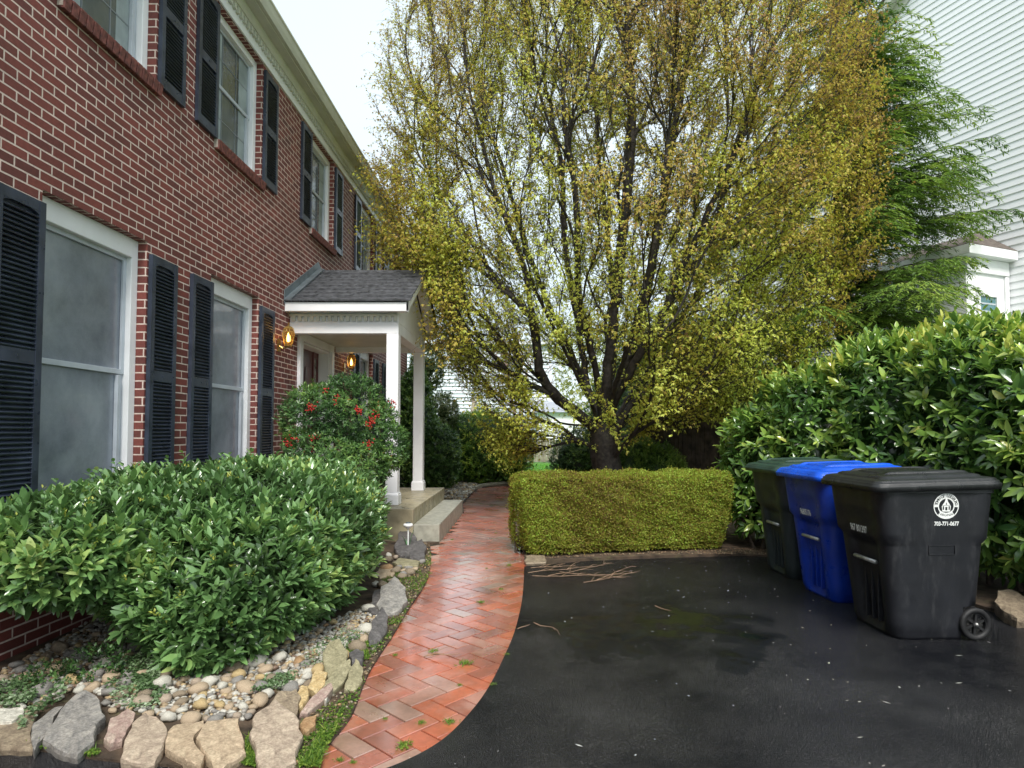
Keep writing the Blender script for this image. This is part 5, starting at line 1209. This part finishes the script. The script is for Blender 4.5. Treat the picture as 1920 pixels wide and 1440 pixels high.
# ---- shrubs
def shrub(name, label, lobes, mat, n, nl, Ln, Wd, p=2.3, rb=.45, rv=.3, up=.5, corek=.8, cat='shrub', spread=(30, 85), stems_n=8, full=False, nsc=3.0, zmin=.04, droop=.15, inner=True):
    c = np.array([l[:3] for l in lobes]).mean(0); root = empty(name, (c[0], c[1], 0), 0, label, cat); fo = Foliage()
    if corek: core(fo, lobes, corek, p, .08)
    P, N_ = lobes_sample(lobes, n, p, 1.0, .07, zmin); whorls(fo, P, N_, nl, Ln, Wd, up, spread, rb, rv, nsc, droop=droop, fold=.12, full=full)
    if inner: P2, N2 = lobes_sample(lobes, n//3, p, .85, .06, zmin); whorls(fo, P2, N2, nl, Ln, Wd, up, spread, rb-.2, rv, nsc, droop=droop, fold=.12, full=full)  # inner leaves darker, the shrub's interior shade set by colour
    at_root(fo.build('foliage', mat), root); s = MB()
    for i in range(stems_n):
        l_ = random.choice(lobes); b_ = Vector((c[0]+random.uniform(-.15, .15), c[1]+random.uniform(-.15, .15), 0)); e = Vector((l_[0]+random.uniform(-.3, .3)*l_[3], l_[1]+random.uniform(-.3, .3)*l_[4], l_[2])); s.tube([b_, b_.lerp(e, .5)+Vector((0, 0, .1)), e], [.016, .012, .006], 5)
    at_root(s.build('stems', M_WOOD), root); return root, P, N_
M_NAND = leafmat('nandina_leaf', [(0, (.025, .06, .022)), (.35, (.06, .14, .042)), (.65, (.115, .23, .06)), (.88, (.22, .36, .08)), (1, (.34, .20, .07))], .36, .25)
NL_ = [(-2.45, 7.25, 1.55, .36, .34, .36), (-2.05, 7.30, 1.62, .38, .36, .40), (-1.78, 7.35, 1.42, .26, .3, .34), (-2.32, 7.15, 1.12, .42, .36, .34), (-1.92, 7.20, 1.0, .34, .3, .28), (-1.60, 7.35, 1.22, .20, .22, .26)]
na, P, N_ = shrub('berry_shrub', 'leggy fine leaved shrub with red berry clusters beside the porch', NL_, M_NAND, 3000, 9, .055, .016, rb=.45, rv=.35, corek=0, up=.3, stems_n=16, nsc=4)
M_BERRY = simple('red_berry', (.45, .012, .012), .3, .2, 30)
bs = MB(); ico = bmesh.new(); bmesh.ops.create_icosphere(ico, subdivisions=1, radius=1); iv_ = [v.co.copy() for v in ico.verts]; if_ = [tuple(v.index for v in f.verts) for f in ico.faces]; ico.free()
for (px, py, n_) in ((584, 765, 26), (672, 772, 26), (697, 790, 22), (702, 778, 18), (541, 833, 26), (553, 822, 16), (590, 820, 16), (583, 842, 14), (692, 832, 16), (633, 748, 10), (734, 757, 12), (614, 733, 8), (690, 798, 16)):
    c = PY(px, py, 6.86)
    bs = MB()
    for i in range(n_):
        o_ = c+Vector((random.gauss(0, .022), random.gauss(0, .02), random.gauss(0, .024))); r_ = .009; n = len(bs.v); bs.v += [tuple(o_+q*r_) for q in iv_]; bs.f += [tuple(n+k for k in f) for f in if_]
    at_root(bs.build('berry_cluster', M_BERRY, smooth=True), na)
M_DKG = leafmat('dark_shrub_leaf', [(0, (.018, .045, .016)), (.4, (.055, .13, .032)), (.75, (.13, .24, .05)), (1, (.3, .42, .08))], .4, .22)
M_YG = leafmat('bright_shrub_leaf', [(0, (.03, .07, .018)), (.4, (.085, .19, .035)), (.7, (.20, .36, .045)), (1, (.55, .64, .08))], .42, .3)
shrub('evergreen_shrub', 'tall dark evergreen shrub rising right of the porch columns', [(-2.65, 15.2, 1.1, .5, .7, 1.1), (-2.75, 15.4, 2.2, .36, .5, .7), (-2.15, 15.2, .75, .5, .6, .75)], M_DKG, 2300, 8, .10, .042, rb=.55)
shrub('pale_shrub', 'loose speckled pale green shrub above the dark ones beyond the porch', [(-2.65, 16.8, 3.1, .42, .5, .6), (-2.2, 16.6, 1.9, .36, .5, .5)], leafmat('pale_leaf', [(0, (.03, .06, .02)), (.5, (.10, .16, .05)), (1, (.34, .36, .2))], .5, .3), 1500, 6, .08, .036, rb=.55, corek=.4)
shrub('mounded_shrub', 'broad mounded shrub with bright yellow green top at the end of the path', [(-1.15, 17.3, .88, 1.25, 1.0, 1.02), (-.72, 17.2, .68, .66, .8, .74), (-1.75, 17.6, .95, .7, .8, .85)], M_YG, 3400, 8, .09, .032, rb=.58, rv=.5)
shrub('round_shrub', 'dark round shrub left of the maple trunk behind the box hedge', [(1.25, 14.2, .65, .68, .6, .78), (1.6, 14.5, .6, .5, .5, .7)], M_DKG, 1500, 8, .08, .03, rb=.5)
shrub('fine_shrub', 'low bright green fine leaved shrub between fence and maple trunk', [(2.05, 12.3, .6, .6, .5, .68), (2.5, 12.0, .5, .5, .4, .6)], M_CON, 1700, 8, .09, .018, rb=.6)
shrub('background_evergreen', 'dark broad evergreen far behind the maple above the fence', [(5.2, 19.0, 2.3, 1.9, 1.2, 2.3), (3.4, 19.5, 1.8, 1.3, 1.0, 1.7)], M_DKG, 2600, 7, .18, .07, rb=.35, cat='shrub')
shrub('spring_tree', 'pale yellow green tree seen through the maple stems far behind', [(3.0, 27, 4.2, 1.7, 1.2, 2.2), (4.8, 28, 3.8, 1.8, 1.2, 2.2)], leafmat('spring_leaf', [(0, (.16, .2, .05)), (1, (.50, .52, .16))], .5, .4), 1300, 6, .16, .08, rb=.5, corek=0, cat='tree', stems_n=20)
shrub('distant_shrub', 'small dark shrub by the beige umbrella beyond the mounded shrub', [(-1.6, 24, 1.2, .8, .7, 1.0), (-.9, 24.5, 1.0, .7, .6, .8)], M_DKG, 900, 6, .12, .05, rb=.45)
# small nandina-like ground plants in the bed
shrub('dark_ground_plant', 'small dark leaved plant among cobbles by the house wall', [(-2.42, 3.62, .08, .16, .12, .10), (-2.60, 3.50, .06, .14, .09, .07)], M_DKG, 200, 6, .028, .014, rb=.35, zmin=.02, cat='plant', stems_n=0, corek=0)
# bare pinkish tree
bt = empty('bare_tree', (-1.0, 26, 0), 0, 'bare pinkish twigged tree far behind the left side of the maple', 'tree')
tg = np.array([(-1.0+random.gauss(0, 1.0), 26+random.gauss(0, .8), 4.3+random.gauss(0, 1.1)) for _ in range(700)])
A, par, r, w = grow([(None, [(-.4, 26, 0), (-.45, 26, 1.5), (-.7, 26, 3.2), (-1, 26, 5)]), (0, [(-.45, 26, 1.4), (-.1, 26, 3), (.1, 26, 4.6)])], tg, .1, 1, .008, 4, .1, .008, .42)
tree_mesh(A, par, r, 'branches', simple('bare_twig', (.30, .20, .19), .8, .2, 20), bt)

# ---- creeping plants, weeds, grass
M_GRASS = leafmat('grass_blade', [(0, (.05, .11, .015)), (.5, (.13, .25, .03)), (1, (.33, .42, .07))], .5, .4)
M_NETTLE = leafmat('variegated_leaf', [(0, (.05, .10, .035)), (.45, (.13, .22, .09)), (.7, (.30, .40, .24)), (1, (.52, .60, .44))], .5, .3)
def blades(fo, P, h, wd, rn, lean=.45):
    n = len(P); D = nrm(np.array([0, 0, 1.])+lean*rng.standard_normal((n, 3))*np.array([1, 1, .2])); fo.add(P, D, rng.standard_normal((n, 3)), h*(.5+rng.random(n)), wd, rn, full=False, droop=.35, fold=.1)
def scatter_px(polys, n, z=.015):
    out = []
    while len(out) < n:
        pl = random.choice(polys); xs = [q[0] for q in pl]; ys_ = [q[1] for q in pl]; p_ = (random.uniform(min(xs), max(xs)), random.uniform(min(ys_), max(ys_)))
        if inside(p_, pl): out.append(G(p_[0], p_[1], z)[:])
    return np.array(out)
fo = Foliage()
pl_ = [[(600, 1400), (640, 1330), (690, 1262), (700, 1240), (672, 1290), (640, 1350), (600, 1440), (580, 1440)], [(680, 1250), (735, 1190), (775, 1140), (785, 1105), (720, 1140), (690, 1200)], [(700, 1100), (760, 1060), (812, 1050), (812, 1075), (790, 1105), (740, 1110)], [(560, 1440), (600, 1380), (612, 1360), (600, 1440)], [(640, 1210), (700, 1195), (690, 1240), (660, 1235)],
       [(0, 1395), (60, 1405), (190, 1425), (330, 1440), (330, 1430), (180, 1408), (60, 1395), (0, 1385)], [(430, 1430), (470, 1360), (482, 1370), (480, 1440)]]
P = scatter_px(pl_, 6000); ok = vnoise(P, 7, 77) > .5; P = P[ok]; blades(fo, P[::2], .030, .004, .45+.32*rng.standard_normal(len(P[::2])), .7)
P = P[:5200]; fo.add(P+np.array([0, 0, .012]), nrm(rng.standard_normal(P.shape)*np.array([1, 1, .3])), np.tile([0, 0, 1.], (len(P), 1)), .014, .011, .45+.25*rng.standard_normal(len(P)), full=False)
Lp = np.array(LEFT); seg_ = Lp[1:]-Lp[:-1]; n_ = 4200; k_ = rng.integers(0, len(seg_), n_); nr_ = np.stack([-seg_[k_, 1], seg_[k_, 0]], 1); nr_ /= np.linalg.norm(nr_, axis=1)[:, None]
q_ = Lp[k_]+seg_[k_]*rng.random((n_, 1))+nr_*(.0+.20*rng.random((n_, 1))**1.3); q_ = np.concatenate([q_, np.full((n_, 1), .014)], 1); q_ = q_[vnoise(q_, 8, 78) > .5]; h_ = len(q_)//3
blades(fo, q_[:h_], .024, .0040, .35+.28*rng.standard_normal(h_), .9); q_ = q_[h_:]; fo.add(q_+np.array([0, 0, .008])*rng.random((len(q_), 1)), nrm(rng.standard_normal(q_.shape)*np.array([1, 1, .3])), np.tile([0, 0, 1.], (len(q_), 1)), .016, .012, .35+.28*rng.standard_normal(len(q_)), full=False)
tag(fo.build('weeds_and_moss', M_GRASS), 'short weeds and moss along the left edge of the brick path', 'weeds', kind='stuff')
def creeper(label, polys, n, seed, sz=.02):
    fo = Foliage(); P = scatter_px(polys, n, .03); P[:, 2] += rng.random(len(P))*.07*vnoise(P, 6, seed)+.01
    rn = .35+.6*(vnoise(P, 14, seed+1)-.4)+.15*rng.standard_normal(len(P)); fo.add(P, nrm(rng.standard_normal(P.shape)*np.array([1, 1, .25])+np.array([0, -.2, .15])), np.tile([0, 0, 1.], (len(P), 1))+.3*rng.standard_normal(P.shape), sz*(.7+.6*rng.random(len(P))), sz*.85, rn, full=False, droop=.2)
    root = tag(fo.build('creeping_plant', M_NETTLE), label, 'plant'); return root
creeper('patch of silvery variegated creeper between cobbles below the big bush', [[(195, 1290), (240, 1235), (290, 1250), (320, 1300), (300, 1325), (250, 1332), (215, 1325)], [(240, 1240), (285, 1225), (300, 1290), (250, 1300)]], 1500, 4)
creeper('silvery variegated creeper spreading at the left edge of the photo', [[(-20, 1325), (0, 1280), (50, 1275), (80, 1300), (60, 1320), (20, 1335)], [(60, 1340), (110, 1295), (135, 1298), (90, 1335), (40, 1375), (35, 1365)]], 900, 9)
creeper('pale creeper under the right side of the big bush by the border stones', [[(560, 1255), (600, 1210), (650, 1180), (690, 1190), (640, 1225), (600, 1260)], [(470, 1300), (500, 1270), (560, 1262), (540, 1295)]], 900, 14, .017)
# weed tufts growing in the joints of the path
tf = None
tl = [(722, 1348), (662, 1430), (845, 1355), (790, 1348+8), (741, 1229), (903, 1130), (940, 1105), (812, 1222), (870, 1245), (862, 1285), (758, 1400), (636, 1425), (950, 1228), (925, 1284), (930, 1000), (955, 1060), (848, 1012), (912, 1066)]
for i, (px, py) in enumerate(tl):
    if i < 3:
        fo = Foliage(); n_ = 60; P = rng.standard_normal((n_, 3))*np.array([.016, .016, 0]); blades(fo, P, .028, .004, .55+.2*rng.standard_normal(n_), 1.0)
        P = rng.standard_normal((40, 3))*np.array([.022, .022, 0])+np.array([0, 0, .008]); fo.add(P, nrm(rng.standard_normal(P.shape)*np.array([1, 1, .3])), np.tile([0, 0, 1.], (40, 1)), .014, .010, .6+.2*rng.standard_normal(40), full=False)
        tfm = arr_mesh('weed_tuft', np.concatenate(fo.V), [np.concatenate(fo.T)], np.clip(np.concatenate(fo.R), 0, 1)); tfm.materials.append(M_GRASS)
        TF = (TF if i else [])+[tfm]
    o = bpy.data.objects.new('weed_tuft', TF[i % 3]); COL.objects.link(o); o.location = G(px, py, -.004); s_ = random.uniform(.35, 1.15) if i < 11 else random.uniform(.3, .8); o.scale = (s_, s_, s_); o.rotation_euler = (0, 0, random.random()*6.3)
    tag(o, 'small green weed tuft growing in a joint of the brick path', 'weed', 'weed tufts in the path joints')
# lawn blades where the lawn shows between the shrubs
fo = Foliage(); P = np.stack([rng.uniform(-1.5, 3.5, 9000), rng.uniform(17.5, 27, 9000), np.full(9000, -.06)], 1); blades(fo, P, .07, .02, .6+.2*rng.standard_normal(9000), .5)
M_LG = leafmat('lawn_blade', [(0, (.06, .20, .02)), (1, (.20, .52, .06))], .5, .4); tag(fo.build('grass', M_LG), 'bright green lawn grass beyond the box hedge', 'grass', kind='stuff')

# ------------------------------------------------------------------ fences and far buildings
M_DKF = simple('old_dark_fence', (.10, .075, .06), .8, .35, 6, .5, 60)
M_LTF = simple('weathered_fence', (.33, .29, .23), .8, .2, 6, .3, 60)
def fence(name, label, a, b, h, bw, mat):
    a, b = Vector(a), Vector(b); d = (b-a); L_ = d.length; d.normalize(); ang = math.atan2(d.y, d.x); root = empty(name, a, ang, label, 'fence'); n = int(L_/bw); pn = MB(); x = 0
    for i in range(n):
        hh = h+random.uniform(-.012, .012); pn.prism([(x+.004, 0.03), (x+bw-.006, .03), (x+bw-.006, hh-.03), (x+bw*.75, hh), (x+bw*.25, hh), (x+.004, hh-.03)], -.01, .01, 'y'); x += bw
    pn.build('boards', mat, root); rl = MB()
    for z in (.35, h-.35): rl.box(0, L_, .011, .05, z, z+.08)
    rl.build('rails', mat, root); x = 0
    while x <= L_: q = MB(); q.box(x-.045, x+.045, .052, .14, 0, h+.02); q.build('post', mat, root); x += 2.4
    return root
fence('dark_fence', 'dark old picket board fence behind the box hedge and laurel', (2.35, 14.0, -.03), (6.2, 8.6, -.03), 1.75, .11, M_DKF)
fence('pale_fence', 'pale weathered board fence at the far end of the lawn', (-4.0, 29, -.06), (9.0, 29.3, -.06), 1.05, .14, M_LTF)
def siding(name, col, pitch):
    m, t, p, o = nodes(name); l = t.links.new; tcn = nd(t, 'ShaderNodeTexCoord'); n = nd(t, 'ShaderNodeTexNoise', Scale=.8, Detail=4); l(tcn.outputs['Object'], n.inputs['Vector'])
    r = ramp(t, [(.3, tuple(c*.94 for c in col)), (.7, col)]); l(n.outputs['Fac'], r.inputs[0]); l(r.outputs[0], p.inputs['Base Color']); p.inputs['Roughness'].default_value = .45; return m
M_SIDE = siding('vinyl_siding', (.93, .93, .96), .15); M_DKROOF = simple('brown_shingle', (.13, .105, .09), .85, .3, 12, .4, 100)
def lap_wall(mb, length, prof, pitch, y=0, dp=.022):      # boards along local x, height limit prof(x) -> stepped laps
    z = -.3; zmax = max(p[1] for p in prof)
    def xr(zz):
        xs = []
        for i in range(len(prof)-1):
            (x0, z0), (x1, z1) = prof[i], prof[i+1]
            if (z0-zz)*(z1-zz) <= 0 and z0 != z1: xs.append(x0+(x1-x0)*(zz-z0)/(z1-z0))
        return (min(xs), max(xs)) if len(xs) >= 2 else (prof[0][0], prof[-1][0])
    while z < zmax-.02:
        z1 = min(z+pitch, zmax-.001); a0, b0 = xr(max(z, .0) if z < prof[0][1] else z) if z > prof[0][1] else (prof[0][0], prof[-1][0]); a1, b1 = xr(z1) if z1 > prof[0][1] else (prof[0][0], prof[-1][0])
        mb.quad((a0, y-dp, z), (b0, y-dp, z), (b1, y-.004, z1), (a1, y-.004, z1)); mb.quad((a0, y, z), (b0, y, z), (b0, y-dp, z), (a0, y-dp, z)); z += pitch
nh = empty('neighbour_house', (6.55, 21.75, 0), math.atan2(-1, .413), 'tall white sided neighbour house with gable rake behind the hemlock on the right', 'house')
# local x runs along the gable wall towards the drive, local +y is into the house
GL = 21.5; EV = 7.0; PK = EV+GL/2*.70
mb = MB(); lap_wall(mb, GL, [(0, EV), (GL/2, PK), (GL, EV)], .155); mb.quad((0, .05, -.3), (0, 12, -.3), (0, 12, EV), (0, .05, EV)); mb.quad((GL, .05, -.3), (GL, 12, -.3), (GL, 12, EV), (GL, .05, EV)); mb.prism([(0, -.3), (GL, -.3), (GL, EV), (GL/2, PK), (0, EV)], .004, .03, 'y'); mb.build('wall', M_SIDE, nh)
mb = MB(); mb.prism([(-.05, EV-.28), (-.05, EV+.02), (GL/2, PK+.06), (GL+.05, EV+.02), (GL+.05, EV-.28), (GL/2, PK-.25)], -.06, -.024, 'y'); mb.prism([(-.30, EV-.2), (-.30, EV+.05), (GL/2, PK+.28), (GL+.3, EV+.05), (GL+.3, EV-.2), (GL/2, PK+.06)], -.30, -.20, 'y')
mb.prism([(-.30, EV-.18), (-.3, EV-.15), (GL/2, PK+.09), (GL+.3, EV-.15), (GL+.3, EV-.18), (GL/2, PK+.06)], -.199, .0, 'y'); mb.build('rake_board', M_CREAM, nh)
mb = MB(); mb.prism([(-.35, EV+.05), (-.35, EV+.10), (GL/2, PK+.34), (GL+.35, EV+.10), (GL+.35, EV+.05), (GL/2, PK+.285)], -.34, 12.2, 'y'); mb.build('roof', M_DKROOF, nh)
# box bay with a hipped roof
bx0, bx1, bd = 7.0, 9.35, 1.35
mb = MB(); mb.box(bx0, bx1, -bd, -.03, -.3, 5.0); bay = mb.build('bay', M_WHITE, nh, bevel=.01)
mb = MB(); e = .22; zE = 5.12
mb.v += [(bx0-e, -bd-e, zE), (bx1+e, -bd-e, zE), (bx1+e, -.03, zE), (bx0-e, -.03, zE), (bx0+.55, -.03, zE+.62), (bx1-.55, -.03, zE+.62)]; mb.f += [(0, 1, 5, 4), (1, 2, 5), (3, 0, 4), (0, 3, 2, 1), (2, 3, 4, 5)]; mb.build('bay_roof', M_DKROOF, bay)
mb = MB(); mb.box(bx0-e, bx1+e, -bd-e, -.04, zE-.20, zE-.004); mb.box(bx1+.001, bx1+.05, -bd-.03, -.04, 4.62, zE-.205); mb.box(bx1+.001, bx1+.04, -.16, -.04, -.3, 4.61); mb.build('bay_trim', M_WHITE, bay, bevel=.008)
mb = MB(); mb.box(bx1+.001, bx1+.05, -1.08, -.40, 1.6, 1.68); mb.box(bx1+.001, bx1+.05, -1.08, -.40, 4.15, 4.24); mb.box(bx1+.001, bx1+.05, -1.08, -1.0, 1.681, 4.149); mb.box(bx1+.001, bx1+.05, -.48, -.40, 1.681, 4.149); wn = mb.build('bay_window', M_WHITE, bay)
mb = MB(); mb.box(bx1+.002, bx1+.02, -.999, -.481, 1.681, 4.149); mb.build('pane', glassmat('blue_glass', (.05, .14, .16), (.10, .26, .30), 4, .1), wn)
mb = MB()
for z in np.arange(1.75, 4.1, .16): mb.box(bx1+.0205, bx1+.026, -.995, -.485, z, z+.03)
mb.build('blind', M_VINYL, wn)
# far white house, shed, closed parasol
fh = empty('far_white_house', (-3.2, 38, 0), 0, 'distant white clapboard house seen between porch and maple', 'house')
mb = MB(); lap_wall(mb, 9, [(-4.5, 6.5), (-4.49, 6.7), (4.49, 6.7), (4.5, 6.5)], .22, -.02, .07); mb.box(-4.5, 4.5, .001, 8, -.3, 6.6); M_FARS = siding('far_siding', (.60, .65, .72), .22); mb.build('wall', M_FARS, fh)
mb = MB(); mb.box(-4.8, 4.8, -.35, -.02, 6.6, 6.78); mb.build('eave', M_WHITE, fh); mb = MB(); mb.prism([(-.35, 6.79), (4, 7.3), (8.3, 6.79)], -4.8, 4.8, 'x'); mb.build('roof', simple('grey_shingle', (.30, .31, .33), .85, .1, 10), fh)
M_FPANE = simple('far_pane', (.20, .24, .27), .3, .1, 3)
for xx in (-1.35, -.35, 2.0):
    mb = MB(); mb.box(xx, xx+.86, -.14, -.03, 5.05, 5.98); w_ = mb.build('window', M_WHITE, fh); mb = MB(); mb.box(xx+.08, xx+.78, -.15, -.1405, 5.13, 5.9); mb.build('pane', M_FPANE, w_)
wh = empty('white_outbuilding', (2.6, 36, 0), 0, 'low white outbuilding with grey roof beyond the pale fence', 'shed')
mb = MB(); mb.box(-2.0, 4.0, 0, 4, -.1, 2.45); mb.build('wall', M_SIDE, wh); mb = MB(); mb.prism([(-.3, 2.46), (2, 3.15), (4.3, 2.46)], -2.2, 4.2, 'x'); mb.build('roof', simple('pale_grey_roof', (.34, .36, .40), .8, .1, 10), wh)
um = empty('closed_parasol', (-2.55, 30, 0), 0, 'closed beige garden parasol in front of the distant white house', 'parasol')
mb = MB(); mb.tube([(0, 0, 0), (0, 0, 3.1)], .025, 8); mb.build('pole', M_WOOD, um); mb = MB(); mb.lathe([(.03, 3.0), (.09, 2.7), (.15, 2.2), (.19, 1.7), (.16, 1.62), (.03, 1.6)], 10); mb.build('canopy', simple('beige_canvas', (.42, .36, .28), .85, .1, 8), um)
